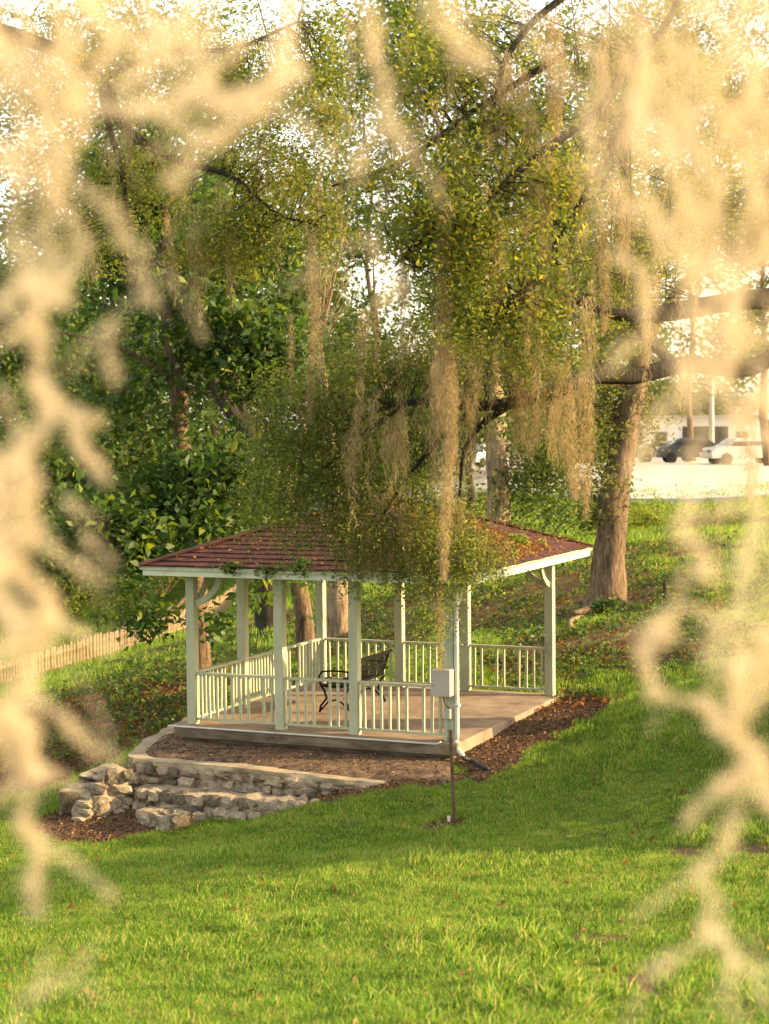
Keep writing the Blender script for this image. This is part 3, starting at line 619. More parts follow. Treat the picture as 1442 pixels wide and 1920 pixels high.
y = 29+30*RNG.random(17000); x = RNG.uniform(-.22, .22, 17000)*y; dd = dirt(x, y); nz = np.array([noise.noise(Vector((a*.8, b_*.8, 1))) for a, b_ in zip(x, y)])
k = (nz > -.12) & (RNG.random(len(x)) < .25+dd) & ~inside(x, y, slab_poly) & ~inside(x, y, tp); x, y = x[k], y[k]
C_ = np.stack([x, y, Harr(x, y)+.03+.10*RNG.random(len(x))], 1); C_ = np.repeat(C_, 5, 0)+RNG.normal(size=(len(C_)*5, 3))*np.array([.09, .09, .03])
V, Q = quads(C_, .085, .6, .35); tag(link('ground_cover', np_mesh('ground_cover', V, Q, M['broad'], RNG.random(len(Q)))), 'low leafy ground cover on the shaded slope behind the gazebo', 'ground cover', kind='stuff')
y = 28+32*RNG.random(22000); x = RNG.uniform(-.22, .22, 22000)*y; k = (RNG.random(22000) < .12+dirt(x, y)) & ~inside(x, y, slab_poly) & ~inside(x, y, tp); x, y = x[k], y[k]
V, Q = quads(np.stack([x, y, Harr(x, y)+.04], 1), .10, .6, .3); tag(link('leaf_litter', np_mesh('leaf_litter', V, Q, M['dryleaf'], RNG.random(len(Q))*.42)), 'brown leaf litter on the shaded slope behind the gazebo', 'leaves', kind='stuff')

# ------------------------------------------------------------------ foliage machinery
def px2m(px, d): return px*d/F_PX
def clumps(blobs):
    """blobs (px,py,d,rx,ry px,rd m,nclump) -> centres"""
    out = []
    for (px, py, d, rx, ry, rd, n_) in blobs:
        c = at(px, py, d); v = RNG.normal(size=(int(n_*1.6), 3))*.62; v = v[np.linalg.norm(v, axis=1) < 1.5]
        q = np.array([c.x, c.y, c.z])+v*np.array([px2m(rx, d), rd, px2m(ry, d)]); sc_ = 26.0/d
        k = np.array([noise.noise(Vector(a)*sc_*.95)+.45*noise.noise(Vector(a)*sc_*2.4) for a in q]) > -.16
        out.append(q[k])
    return np.concatenate(out)
def leaf_mesh(name, cl, per, crad, size, aspect, mat_, flat=.6, droop=.3, squash=.6, tintf=None):
    ax = RNG.normal(size=(len(cl), 3)); ax[:, 2] *= .6; ax /= np.linalg.norm(ax, axis=1)[:, None]; ax = np.repeat(ax, per, 0)
    g_ = RNG.normal(size=(len(cl)*per, 3))*crad*np.array([1, 1, squash])*.38
    C_ = np.repeat(cl, per, 0)+g_+ax*(RNG.normal(size=(len(g_), 1))*crad*.75)
    V_, Q_ = quads(C_, size, aspect, flat, droop)
    ct = np.repeat(RNG.random(len(cl)), per)*.6+RNG.random(len(C_))*.4
    ct = ct*.75+.1; hot = RNG.random(len(ct)) < .06; ct[hot] = RNG.uniform(.85, 1.0, hot.sum())
    return np_mesh(name, V_, Q_, mat_, ct)
def twigs(cl, limb_pts, frac, r0, name, mat_, parent):
    mb = MB(); L = np.array([[p[0], p[1], p[2]] for p in limb_pts])
    for c in cl[RNG.random(len(cl)) < frac]:
        j = int(np.argmin(((L-c)**2).sum(1)+RNG.random(len(L))*.3)); a = Vector(L[j]); b_ = Vector(c)
        m1 = a.lerp(b_, .4)+Vector(RNG.normal(size=3)*.12*(b_-a).length)+Vector((0, 0, .08*(b_-a).length)); m2 = a.lerp(b_, .75)+Vector(RNG.normal(size=3)*.08*(b_-a).length)
        mb.tube([a, m1, m2, b_], [r0, r0*.7, r0*.45, r0*.2], 4, cap=False)
    if mb.v: mb.build(name, mat_, parent, smooth=True)['kind'] = 'stuff'
def limb(mb_name, pts, mat_, parent, n=10, wob=.25, seg=6, flare=False):
    """pts (px,py,d,radius m)"""
    P = smooth_path([tuple(at(p[0], p[1], p[2]))+(p[3],) for p in pts], seg)
    mb = MB(); mb.tube([p[:3] for p in P], [max(p[3], .004) for p in P], n, wob)
    o = mb.build(mb_name, mat_, parent, smooth=True)
    return P
def set_parent_keep(): pass
def hair(paths, rad, n_h, hl, wd, curl, down=1.0, seed_t=None, seg=6):
    """moss: n_h hairs scattered round dense path points; paths (N,3) array, rad (N,)"""
    N_ = len(paths); i = RNG.integers(0, N_, n_h); th = RNG.uniform(0, 2*np.pi, n_h); rr = rad[i]*np.sqrt(RNG.random(n_h))*(1+.5*(RNG.random(n_h) < .12))
    C_ = paths[i]+np.stack([np.cos(th)*rr, np.sin(th)*rr, RNG.normal(0, .3, n_h)*rr], 1)
    L = hl*RNG.uniform(.5, 1.3, n_h)/seg
    d = RNG.normal(size=(n_h, 3))*.5; d[:, 2] -= down; d /= np.linalg.norm(d, axis=1)[:, None]
    P = [C_]
    for k in range(seg):
        d = d+RNG.normal(size=(n_h, 3))*curl; d[:, 2] -= down*.25; d /= np.linalg.norm(d, axis=1)[:, None]
        P.append(P[-1]+d*L[:, None])
    P = np.stack(P, 1); a = RNG.normal(size=(n_h, 1, 3)); a[:, :, 2] *= .3; a /= np.linalg.norm(a, axis=2)[:, :, None]
    tp_ = np.linspace(1, .35, seg+1)[None, :, None]; A_ = P-a*wd/2*tp_; B_ = P+a*wd/2*tp_
    V_ = np.stack([A_, B_], 2).reshape(-1, 3); base = (np.arange(n_h)*(seg+1)*2)[:, None]+np.arange(seg)[None]*2
    Q_ = np.stack([base, base+1, base+3, base+2], 2).reshape(-1, 4)
    ti = np.repeat(np.clip(.5+.28*RNG.normal(size=n_h), 0, 1), seg)
    return V_, Q_, ti
def moss_mesh(name, paths, dens, hl, wd, curl, mat_, down=1.0, seg=6):
    """paths: list of [(px,py,d,rad_m)...]"""
    Vs, Qs, Ts, off = [], [], [], 0
    for pth in paths:
        P = np.array(smooth_path([tuple(at(p[0], p[1], p[2]))+(p[3],) for p in pth], 8))
        ln = np.linalg.norm(np.diff(P[:, :3], axis=0), axis=1).sum(); area = ln*P[:, 3].mean()*2
        nh = max(20, int(dens*area/(hl*.9*wd)))
        # weight towards thick places
        k = RNG.choice(len(P), 400, p=(P[:, 3]/P[:, 3].sum())); PP = P[k]+np.r_[RNG.normal(0, ln/len(P)*.5, 1), 0, 0, 0]
        PP = PP.copy(); PP[:, 2] += RNG.normal(0, min(ln/len(P)*.4, P[:, 3].mean()*.3), len(PP)); V_, Q_, t_ = hair(PP[:, :3], PP[:, 3], nh, hl, wd, curl, down, seg=seg)
        Vs.append(V_); Qs.append(Q_+off); Ts.append(t_); off += len(V_)
    return np_mesh(name, np.concatenate(Vs), np.concatenate(Qs), mat_, np.concatenate(Ts))

def tree(name, label, base, parts_, blobs, leaf, bark, group=None, tw=.35, twr=.012, moss=None, cat='tree'):
    """parts_: list of (partname, [(px,py,d,r)..]); leaf: dict"""
    T = empty(name, base, 0, label, cat, group); T.empty_display_size = .5
    kids = []
    before = set(o.name for o in [])
    pts = []
    for (pn, pp) in parts_:
        P = limb(pn, pp, bark, T, n=12 if pn == 'trunk' else 8); pts += [p[:3] for p in P]; kids.append(1)
    if blobs:
        cl = clumps(blobs)
        me = leaf_mesh('foliage', cl, **leaf); o = link('foliage', me, T); o['kind'] = 'stuff'
        if tw and pts: twigs(cl, pts, tw, twr, 'twigs', bark, T)
    if moss:
        me = moss_mesh('moss_veil', moss['paths'], moss.get('dens', .8), moss.get('hl', .3), moss.get('wd', .006), .35, M['moss']); o = link('moss_veil', me, T); o['kind'] = 'stuff'
    for o in T.children: o.location = -Vector(base)          # geometry is in world coordinates
    return T

OAK = dict(per=34, crad=.28, size=.06, aspect=.42, mat_=M['oak'])
GOLD = dict(per=34, crad=.26, size=.068, aspect=.42, mat_=M['oak_gold'])
BACK = dict(per=40, crad=.75, size=.17, aspect=.55, mat_=M['back'])
BROAD = dict(per=20, crad=.42, size=.20, aspect=.45, mat_=M['broad'], droop=.5)

# --- live oak whose trunk stands right of the frame; its limbs sweep left over the gazebo
b0 = gpos(1780, 27)
veil = []
for k in range(46):
    x0 = random.uniform(650, 1100); y0 = 700+random.uniform(-70, 60)+(60 if x0 < 760 else 0)
    L_ = random.uniform(60, 210); veil.append([(x0, y0, 22+random.uniform(-1, 1), .05), (x0+random.uniform(-8, 8), y0+L_*.5, 22, .07), (x0+random.uniform(-10, 10), y0+L_, 22, .02)])
for k in range(26):
    x0 = random.uniform(640, 880); y0 = random.uniform(880, 1020); L_ = random.uniform(40, 110)
    veil.append([(x0, y0, 23.3, .05), (x0+4, y0+L_*.5, 23.3, .06), (x0+2, y0+L_, 23.3, .02)])
tree('live_oak', 'spreading live oak with its mossy limb and small leaves hanging before the gazebo roof', b0,
     [('trunk', [(1790, 1330, 27.0, .55), (1770, 1150, 26.6, .45), (1740, 900, 25.5, .40), (1690, 640, 23.3, .33), (1660, 300, 23.3, .25)]),
      ('limb', [(1690, 640, 23.3, .2), (1500, 650, 23.0, .13), (1400, 690, 22.8, .11), (1290, 684, 22.6, .115), (1190, 704, 22.4, .105), (1110, 704, 22.2, .10), (1040, 735, 22.1, .09), (960, 755, 22.1, .075), (890, 762, 22.2, .06), (800, 752, 22.4, .045), (720, 765, 22.6, .03), (640, 810, 23, .015)]),
      ('limb', [(1690, 580, 23.3, .22), (1450, 560, 22.8, .13), (1300, 578, 22.5, .11), (1180, 592, 22.2, .08), (1080, 560, 22, .05), (960, 500, 21.6, .03), (850, 470, 21.3, .015)]),
      ('limb', [(1170, 590, 22.2, .06), (1220, 640, 22.4, .06), (1260, 680, 22.6, .07)]),
      ('limb', [(1100, 705, 22.2, .06), (1140, 670, 22.1, .035), (1165, 640, 22, .02)]),
      ('limb', [(960, 755, 22.1, .05), (900, 800, 22.3, .04), (870, 850, 22.6, .03), (862, 930, 23, .015)]),
      ('limb', [(890, 762, 22.2, .035), (800, 850, 22.8, .03), (740, 930, 23.2, .02), (700, 1000, 23.4, .01)]),
      ('limb', [(760, 758, 22.5, .03), (660, 830, 23, .03), (590, 900, 23.4, .015), (550, 960, 23.6, .008)])],
     [(930, 700, 22.2, 130, 60, .9, 90), (1040, 620, 22.4, 130, 70, 1.0, 110), (760, 690, 22.5, 130, 50, .8, 80), (620, 760, 22.8, 120, 60, .9, 46), (680, 850, 23.2, 130, 60, .8, 36), (1150, 560, 26.4, 120, 90, 1, 90), (915, 870, 23.3, 26, 70, .4, 16)],
     OAK, M['bark_dark'], tw=.30, twr=.010, moss=dict(paths=veil, dens=1.0, hl=.15, wd=.0055))

SP = empty('oak_spray', at(760, 760, 22.6), 0, 'feathery drooping oak spray hanging over the gazebo roof and front eave', 'foliage')
def chain_field(specs):
    out = []; tw_ = MB()
    for (x0, x1, y0, y1, l0, l1, d, n_) in specs:
        for _ in range(n_):
            x = random.uniform(x0, x1); y = random.uniform(y0, y1); L_ = random.uniform(l0, l1); dx = random.uniform(-.45, .35)*L_; dd = d+random.uniform(-.5, .5); pts = []
            m_ = max(3, int(L_/13))
            for k in range(m_+1):
                t = k/m_; p = at(x+dx*t*(1-.3*t), y+L_*(t**1.25), dd+.15*t); pts.append(p); out.append(tuple(p+Vector((random.gauss(0, .05), random.gauss(0, .05), random.gauss(0, .03)))))
            tw_.tube(pts, [.0045*(1-.7*k/m_) for k in range(m_+1)], 4, cap=False)
    return np.array(out), tw_
SPC, TWG = chain_field([(480, 700, 690, 850, 70, 200, 23.0, 62), (560, 880, 760, 930, 90, 190, 23.2, 60), (600, 900, 900, 1000, 50, 120, 23.2, 66), (680, 890, 990, 1040, 50, 110, 23.2, 46),
    (800, 860, 1050, 1100, 80, 150, 23.2, 9), (860, 960, 1000, 1045, 40, 80, 23.2, 28), (470, 560, 880, 950, 30, 80, 23.5, 26)])
o = link('foliage', leaf_mesh('foliage', SPC, 12, .17, .055, .42, M['spray'], squash=.9), SP); o['kind'] = 'stuff'
TWG.build('twigs', M['bark_dark'], SP)['kind'] = 'stuff'
for o in SP.children: o.location = -SP.location
# unseen tree added right of the frame, its crown shaped to shade the lawn
SH = [(18.0, 3.75), (18.8, 3.5), (19.6, 3.05), (20.4, 2.6), (21.2, 2.2), (22.0, 2.0), (22.7, 1.95), (23.3, 1.9)]
tree('tree', 'unseen tree added beyond the right edge of the view, crown shaped to shade the lawn', Vector((8.2, 19.8, H(8.2, 19.8))), 
     [('trunk', [(721+8.2/19.8*3400, 787+(4.51-z_)/19.8*3400, 19.8, r_) for z_, r_ in ((.1, .12), (1, .1), (2, .07))])],
     [(721+8.2/y_*3400, 787+(4.51-z_)/y_*3400, y_, .6/y_*3400, .42/y_*3400, .5, 75) for y_, z_ in SH], dict(per=34, crad=.4, size=.11, aspect=.55, mat_=M['broad']), M['bark'], tw=.2)

# --- golden upper canopy (overhanging oak bough, nearer)
b1 = gpos(1900, 20.0)
veil = []
for k in range(84):
    x0 = random.uniform(660, 1300); y0 = random.uniform(20, 560); L_ = random.uniform(70, 250)
    veil.append([(x0, y0, 19+random.uniform(-1, 1.5), .04), (x0+5, y0+L_*.5, 19, .055), (x0+random.uniform(-8, 8), y0+L_, 19, .015)])
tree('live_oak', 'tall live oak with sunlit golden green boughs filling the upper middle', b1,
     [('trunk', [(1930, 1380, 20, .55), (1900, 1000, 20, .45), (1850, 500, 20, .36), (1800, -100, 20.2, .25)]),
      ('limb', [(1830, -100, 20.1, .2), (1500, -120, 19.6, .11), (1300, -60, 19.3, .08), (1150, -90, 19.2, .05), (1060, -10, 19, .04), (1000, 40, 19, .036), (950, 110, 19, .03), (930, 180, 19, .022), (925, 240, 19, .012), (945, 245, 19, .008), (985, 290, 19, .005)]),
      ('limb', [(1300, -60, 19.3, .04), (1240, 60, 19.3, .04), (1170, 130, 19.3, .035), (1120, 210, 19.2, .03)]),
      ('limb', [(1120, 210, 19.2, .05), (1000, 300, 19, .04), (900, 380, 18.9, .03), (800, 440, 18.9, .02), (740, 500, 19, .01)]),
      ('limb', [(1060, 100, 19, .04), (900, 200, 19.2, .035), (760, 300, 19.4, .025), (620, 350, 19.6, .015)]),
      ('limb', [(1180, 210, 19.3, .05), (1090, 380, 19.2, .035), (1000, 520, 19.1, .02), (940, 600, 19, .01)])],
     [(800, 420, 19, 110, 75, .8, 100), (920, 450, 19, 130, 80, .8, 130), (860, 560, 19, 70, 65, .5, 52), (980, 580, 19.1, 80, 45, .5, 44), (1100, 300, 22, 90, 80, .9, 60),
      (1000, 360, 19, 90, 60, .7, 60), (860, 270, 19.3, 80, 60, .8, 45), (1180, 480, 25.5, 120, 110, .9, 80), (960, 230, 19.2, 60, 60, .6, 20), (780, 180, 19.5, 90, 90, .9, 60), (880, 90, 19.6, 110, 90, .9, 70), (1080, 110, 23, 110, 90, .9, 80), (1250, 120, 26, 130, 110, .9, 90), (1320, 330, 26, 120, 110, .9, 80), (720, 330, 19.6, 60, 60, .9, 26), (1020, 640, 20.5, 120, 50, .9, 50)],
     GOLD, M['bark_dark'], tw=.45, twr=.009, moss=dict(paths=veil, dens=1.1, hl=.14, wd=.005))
# --- left overhead golden foliage
tree('live_oak', 'live oak with amber tinted foliage and dark trunk high on the left centre', gpos(-420, 27),
     [('trunk', [(-420, 1500, 27, .5), (-400, 1000, 27, .45), (-330, 500, 26.5, .35), (-150, 150, 26, .25)]),
      ('limb', [(-150, 150, 26.5, .2), (-50, 60, 26, .13), (100, 90, 25.5, .10), (190, 150, 25.5, .09), (235, 240, 25, .07), (330, 300, 24.8, .045), (430, 330, 24.5, .035), (520, 400, 24, .02), (590, 420, 24, .01)]),
      ('limb', [(190, 150, 25.5, .06), (300, 100, 25, .04), (440, 90, 24.6, .03), (560, 40, 24.3, .02)]),
      ('limb', [(190, 150, 25.5, .06), (200, 220, 25.4, .05), (230, 330, 25.3, .04), (240, 420, 25.2, .02)])],
     [(500, 330, 24.4, 70, 60, .7, 90), (480, 420, 24.2, 60, 40, .6, 50), (600, 400, 24, 50, 70, .6, 50), (590, 100, 24.3, 50, 110, .8, 95), (610, 210, 24.3, 30, 60, .5, 26), (380, 140, 24.8, 120, 80, 1.0, 100),
      (120, 200, 25.8, 170, 100, 1.2, 110), (250, 330, 25.2, 90, 90, .9, 80), (60, 60, 26, 140, 90, 1.2, 80), (300, 40, 25.5, 150, 80, 1.2, 90), (480, 180, 25, 110, 90, 1.1, 90), (160, 420, 25.8, 120, 90, 1.1, 80), (420, 470, 24.4, 90, 50, .7, 60)],
     GOLD, M['bark_dark'], tw=.35, twr=.01,
     moss=dict(paths=[[(x, y, 24.2, .05), (x+4, y+50, 24.2, .07), (x+2, y+L_, 24.2, .02)] for x, y, L_ in [(random.uniform(120, 640), random.uniform(120, 480), random.uniform(60, 150)) for _ in range(50)]], dens=1.0, hl=.15, wd=.006))

# --- left broadleaf tree
BT = tree('hickory_tree', 'broad leaved tree with straight brown trunk standing just behind the gazebo at left', ground(376, 1258),
     [('trunk', [(378, 1275, 33.5, .22), (374, 1220, 33.5, .19), (365, 1060, 33.5, .175), (350, 930, 33.5, .17), (338, 800, 33.5, .165), (332, 710, 33.5, .16), (318, 600, 33.5, .14), (314, 480, 33.5, .12), (300, 300, 33.5, .08)]),
      ('limb', [(330, 720, 33.5, .09), (290, 690, 33.3, .06), (240, 660, 33.2, .045), (190, 640, 33, .03), (100, 620, 33, .02)]),
      ('limb', [(334, 730, 33.5, .06), (360, 728, 33.2, .035), (400, 745, 33, .02), (480, 752, 32.6, .01)]),
      ('limb', [(345, 900, 33.5, .05), (280, 930, 32.5, .03), (180, 960, 31.8, .015)]),
      ('limb', [(365, 1040, 33.5, .05), (430, 1040, 32.6, .03), (520, 1100, 32, .015)]),
      ('limb', [(370, 1100, 33.5, .05), (320, 1150, 32.6, .03), (280, 1210, 32, .012)])],
     [(420, 620, 33, 120, 90, 1.2, 130), (500, 660, 32.6, 60, 80, .9, 60), (230, 690, 33.2, 110, 60, 1.2, 34), (430, 880, 33, 110, 60, 1.0, 85), (230, 800, 34, 130, 70, 1.0, 50), (330, 560, 34.5, 120, 80, 1, 60),
      (400, 970, 32.6, 120, 40, .8, 70), (240, 1000, 31.6, 110, 45, .8, 85), (180, 960, 31.6, 60, 25, .6, 30), (320, 930, 33, 120, 50, 1.0, 60), (285, 1165, 32, 30, 26, .5, 6), (490, 1120, 32, 50, 30, .5, 16), (395, 1160, 32.5, 22, 40, .4, 7), (270, 480, 34, 110, 90, 1.2, 90), (280, 320, 34, 100, 120, 1.4, 120), (500, 500, 34, 60, 60, .8, 40)],
     BROAD, M['bark'], tw=.3, twr=.012)
# its largest near leaves as individual parts
big = []
for s in range(3):
    mb = MB(); n_ = 6
    wv = [0, .5, .95, 1, .7, .35, 0]
    mb.v = [Vector((0, i/n_, .05*math.sin(i/n_*3))) for i in range(n_+1)]+[Vector((-.24*wv[i]*(1+.1*s), i/n_, .05*math.sin(i/n_*3)+.05*wv[i])) for i in range(1, n_)]+[Vector((.24*wv[i], i/n_, .05*math.sin(i/n_*3)+.05*wv[i])) for i in range(1, n_)]
    lo, ro = n_+1, n_+1+n_-1
    mb.f = [(0, 1, lo), (1, 0, ro)]+[(i, i+1, lo+i, lo+i-1) for i in range(1, n_-1)]+[(i+1, i, ro+i-1, ro+i) for i in range(1, n_-1)]+[(n_-1, n_, lo+n_-2), (n_, n_-1, ro+n_-2)]
    me = mb.mesh('leaf', M['broad'], True); a = me.attributes.new('tint', 'FLOAT', 'FACE'); a.data.foreach_set('value', [.45+.25*s]*len(me.polygons)); big.append(me)
for k in range(250):
    bx_, by_, bd, rx, ry = random.choice([(240, 990, 31.0, 120, 45), (410, 940, 31.9, 100, 55), (470, 640, 31.8, 100, 90), (275, 1150, 31.6, 34, 30), (490, 1110, 31.6, 50, 30), (240, 990, 31, 120, 45), (410, 940, 31.9, 100, 55), (420, 860, 32, 90, 40)])
    o = bpy.data.objects.new('leaf', random.choice(big)); COL.objects.link(o); o.parent = BT
    a = random.uniform(0, 6.28); r_ = math.sqrt(random.random())
    o.location = at(bx_+math.cos(a)*rx*r_, by_+math.sin(a)*ry*r_, bd+random.uniform(-.3, .6))-BT.location
    s = random.uniform(.16, .28); o.scale = (s, s, s); o.rotation_euler = (random.uniform(-1.2, -.1), random.uniform(-.6, .6), random.uniform(0, 6.28))

# --- other trees round the gazebo
tree('tree', 'young tree with knobbly brown trunk seen through the middle of the gazebo', ground(577, 1278),
     [('trunk', [(580, 1290, 36, .24), (575, 1230, 36, .20), (572, 1170, 36, .19), (562, 1110, 36, .17), (556, 1060, 36, .15), (545, 960, 36, .12), (530, 850, 36, .07)])],
     [(545, 1090, 35.6, 50, 22, .5, 12), (520, 950, 36, 60, 50, .8, 40)], dict(per=22, crad=.4, size=.16, aspect=.45, mat_=M['broad']), M['bark'], tw=.3)
tree('tree', 'thick pale furrowed trunk seen between the back left gazebo posts', ground(636, 1196),
     [('trunk', [(638, 1205, 46, .40), (636, 1180, 46, .33), (634, 1100, 46, .30), (630, 1000, 46, .27), (622, 860, 46, .20), (612, 760, 46, .12), (600, 640, 46, .05)]),
      ('limb', [(622, 860, 46, .12), (690, 760, 46, .08), (760, 690, 46, .03)])],
     [(700, 640, 46, 160, 50, 1.5, 40), (590, 560, 47, 60, 110, 1.6, 60), (610, 300, 46, 60, 120, 1.5, 50), (640, 60, 46, 50, 60, 1.5, 20), (850, 600, 47, 60, 60, 1.4, 26)], dict(per=34, crad=.5, size=.11, aspect=.5, mat_=M['back']), M['bark_pale'], tw=.3, twr=.02)
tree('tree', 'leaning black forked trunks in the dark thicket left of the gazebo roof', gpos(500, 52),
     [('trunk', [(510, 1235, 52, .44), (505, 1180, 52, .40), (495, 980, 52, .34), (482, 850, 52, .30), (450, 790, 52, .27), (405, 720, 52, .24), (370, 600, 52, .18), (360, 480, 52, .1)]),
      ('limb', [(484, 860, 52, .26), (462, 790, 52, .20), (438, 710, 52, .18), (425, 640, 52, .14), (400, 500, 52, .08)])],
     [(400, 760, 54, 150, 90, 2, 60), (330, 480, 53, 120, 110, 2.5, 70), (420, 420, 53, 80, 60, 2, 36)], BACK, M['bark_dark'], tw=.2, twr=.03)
DR = tree('live_oak', 'big oak with thick flared trunk standing right behind the gazebo', ground(1137, 1142),
     [('trunk', [(1136, 1165, 42, .62), (1137, 1140, 42, .52), (1140, 1110, 42, .43), (1143, 1060, 42, .385), (1147, 1000, 42, .37), (1152, 930, 42, .36), (1164, 860, 42, .32), (1178, 780, 42, .29), (1195, 700, 42, .26), (1205, 620, 42, .22), (1190, 480, 42, .18), (1170, 300, 42, .12)]),
      ('limb', [(1205, 640, 42, .18), (1260, 560, 42, .13), (1330, 480, 42, .08)]),
      ('root', [(1145, 1130, 41.9, .16), (1110, 1141, 41.3, .10), (1075, 1150, 40.6, .05)]), ('root', [(1150, 1128, 41.9, .14), (1190, 1138, 41.2, .07), (1230, 1138, 41, .03)]), ('root', [(1120, 1130, 41.9, .14), (1100, 1128, 42.5, .08), (1080, 1130, 43, .03)])],
     [(1150, 640, 42, 60, 130, 1.2, 60), (1120, 820, 42.2, 40, 130, .9, 75), (1200, 790, 42.5, 60, 60, .9, 30), (1120, 950, 42.5, 26, 60, .5, 22), (1120, 400, 42, 150, 120, 2, 110), (1300, 420, 43, 150, 110, 2, 90), (1240, 200, 43, 150, 110, 2, 70), (1200, 720, 43, 80, 40, 1, 24)], dict(per=36, crad=.45, size=.11, aspect=.5, mat_=M['oak']), M['bark'], tw=.3, twr=.02)
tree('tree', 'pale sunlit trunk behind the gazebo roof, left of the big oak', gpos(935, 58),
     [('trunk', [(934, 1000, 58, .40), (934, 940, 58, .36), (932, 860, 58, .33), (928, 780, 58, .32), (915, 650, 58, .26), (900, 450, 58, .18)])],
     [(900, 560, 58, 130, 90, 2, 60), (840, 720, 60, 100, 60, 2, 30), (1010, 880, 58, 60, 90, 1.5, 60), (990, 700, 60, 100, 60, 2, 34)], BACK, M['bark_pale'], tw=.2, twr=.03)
tree('tree', 'slender dark leaning trunk between the moss rope and the pale trunk', gpos(884, 50),
     [('trunk', [(880, 1000, 50, .13), (884, 930, 50, .11), (878, 870, 50, .10), (892, 820, 50, .08), (905, 760, 50, .05)])], [(905, 760, 50, 40, 26, .8, 10)], BACK, M['bark_dark'], tw=.2)

# --- background woodland, each tree its own crown
BGT = [  # px, trunk base d, trunk top py, crown blobs, label
    (-40, 78, [(40, 780, 120, 150, 70), (20, 560, 130, 110, 45), (0, 960, 110, 100, 50)], 'dense green tree at the far left behind the picket fence'),
    (120, 86, [(150, 820, 110, 130, 80), (180, 950, 110, 90, 70), (130, 1060, 100, 60, 50)], 'bushy dark tree behind the picket fence, second from the left edge'),
    (260, 92, [(280, 860, 110, 110, 70), (330, 1020, 100, 70, 60), (260, 1090, 90, 50, 40)], 'dark leafy tree directly left of the gazebo roof corner'),
    (90, 90, [(80, 420, 150, 150, 60), (200, 560, 120, 110, 45)], 'tall pale green tree high at the left edge behind the hanging moss'),
    (400, 88, [(420, 240, 110, 120, 36), (370, 420, 100, 90, 36)], 'tall thin crowned tree against the sky at upper left'),
    (560, 86, [(560, 700, 100, 70, 50), (520, 820, 90, 90, 50), (560, 560, 60, 60, 20)], 'rounded tree above the left slope of the roof'),
    (700, 95, [(700, 760, 130, 60, 55), (740, 860, 110, 60, 50), (650, 450, 60, 60, 12)], 'low wide tree behind the gazebo roof ridge'),
    (840, 100, [(840, 740, 110, 60, 45), (860, 420, 110, 110, 50), (800, 120, 110, 110, 40)], 'tall open crowned tree behind the sunlit boughs'),
    (1020, 92, [(1010, 720, 100, 80, 50), (1040, 200, 130, 150, 70), (1050, 480, 110, 110, 60)], 'tall dark tree behind the large oak trunk'),
    (1240, 150, [(1240, 790, 70, 70, 50), (1200, 650, 50, 60, 12)], 'yellow green tree beyond the road, beside the oak trunk'),
    (1330, 140, [(1330, 750, 60, 50, 26), (1345, 820, 40, 26, 12)], 'small tree by the street pole across the road'),
    (1440, 96, [(1430, 420, 110, 150, 50), (1400, 640, 90, 60, 20), (1420, 200, 120, 100, 24)], 'tall loose crowned tree at the right edge behind the moss'),
    (480, 100, [(480, 640, 140, 130, 80), (430, 860, 130, 100, 80), (500, 960, 110, 50, 40)], 'broad dark tree in the deep shade behind the forked trunks'),
    (640, 104, [(650, 880, 120, 90, 70), (620, 700, 100, 80, 40), (640, 600, 100, 50, 16)], 'shaded tree behind the drooping oak spray over the roof'),
    (60, 104, [(60, 660, 150, 130, 80), (160, 720, 110, 130, 70), (110, 950, 140, 100, 90)], 'dark wide tree filling the gap at far left'),
    (300, 106, [(300, 680, 120, 120, 80), (260, 520, 110, 110, 60), (330, 360, 110, 110, 40)], 'tall dark tree behind the straight brown trunk'),
    (940, 112, [(930, 620, 130, 90, 50), (960, 330, 140, 120, 60), (900, 760, 100, 60, 40), (1010, 820, 70, 60, 40)], 'deep green tree between the pale trunk and the moss curtains'),
    (1100, 118, [(1090, 660, 100, 90, 50), (1130, 480, 110, 100, 46), (1100, 880, 60, 50, 26)], 'green tree directly behind the big oak trunk'),
    (200, 120, [(130, 300, 150, 120, 40), (250, 120, 150, 110, 40), (30, 120, 110, 110, 26)], 'far pale tree crown in the upper left corner'),
    (700, 125, [(690, 250, 70, 120, 26), (740, 60, 90, 80, 24), (560, 380, 60, 80, 16)], 'thin far tree crown at the top centre'),
    (1300, 125, [(1300, 120, 130, 110, 40), (1380, 320, 110, 110, 36), (1290, 480, 90, 70, 22)], 'far tree crown in the upper right corner'),
    (1180, 110, [(1180, 160, 120, 110, 36), (1290, 330, 90, 90, 26)], 'airy tree crown against the sky at upper right'),
]
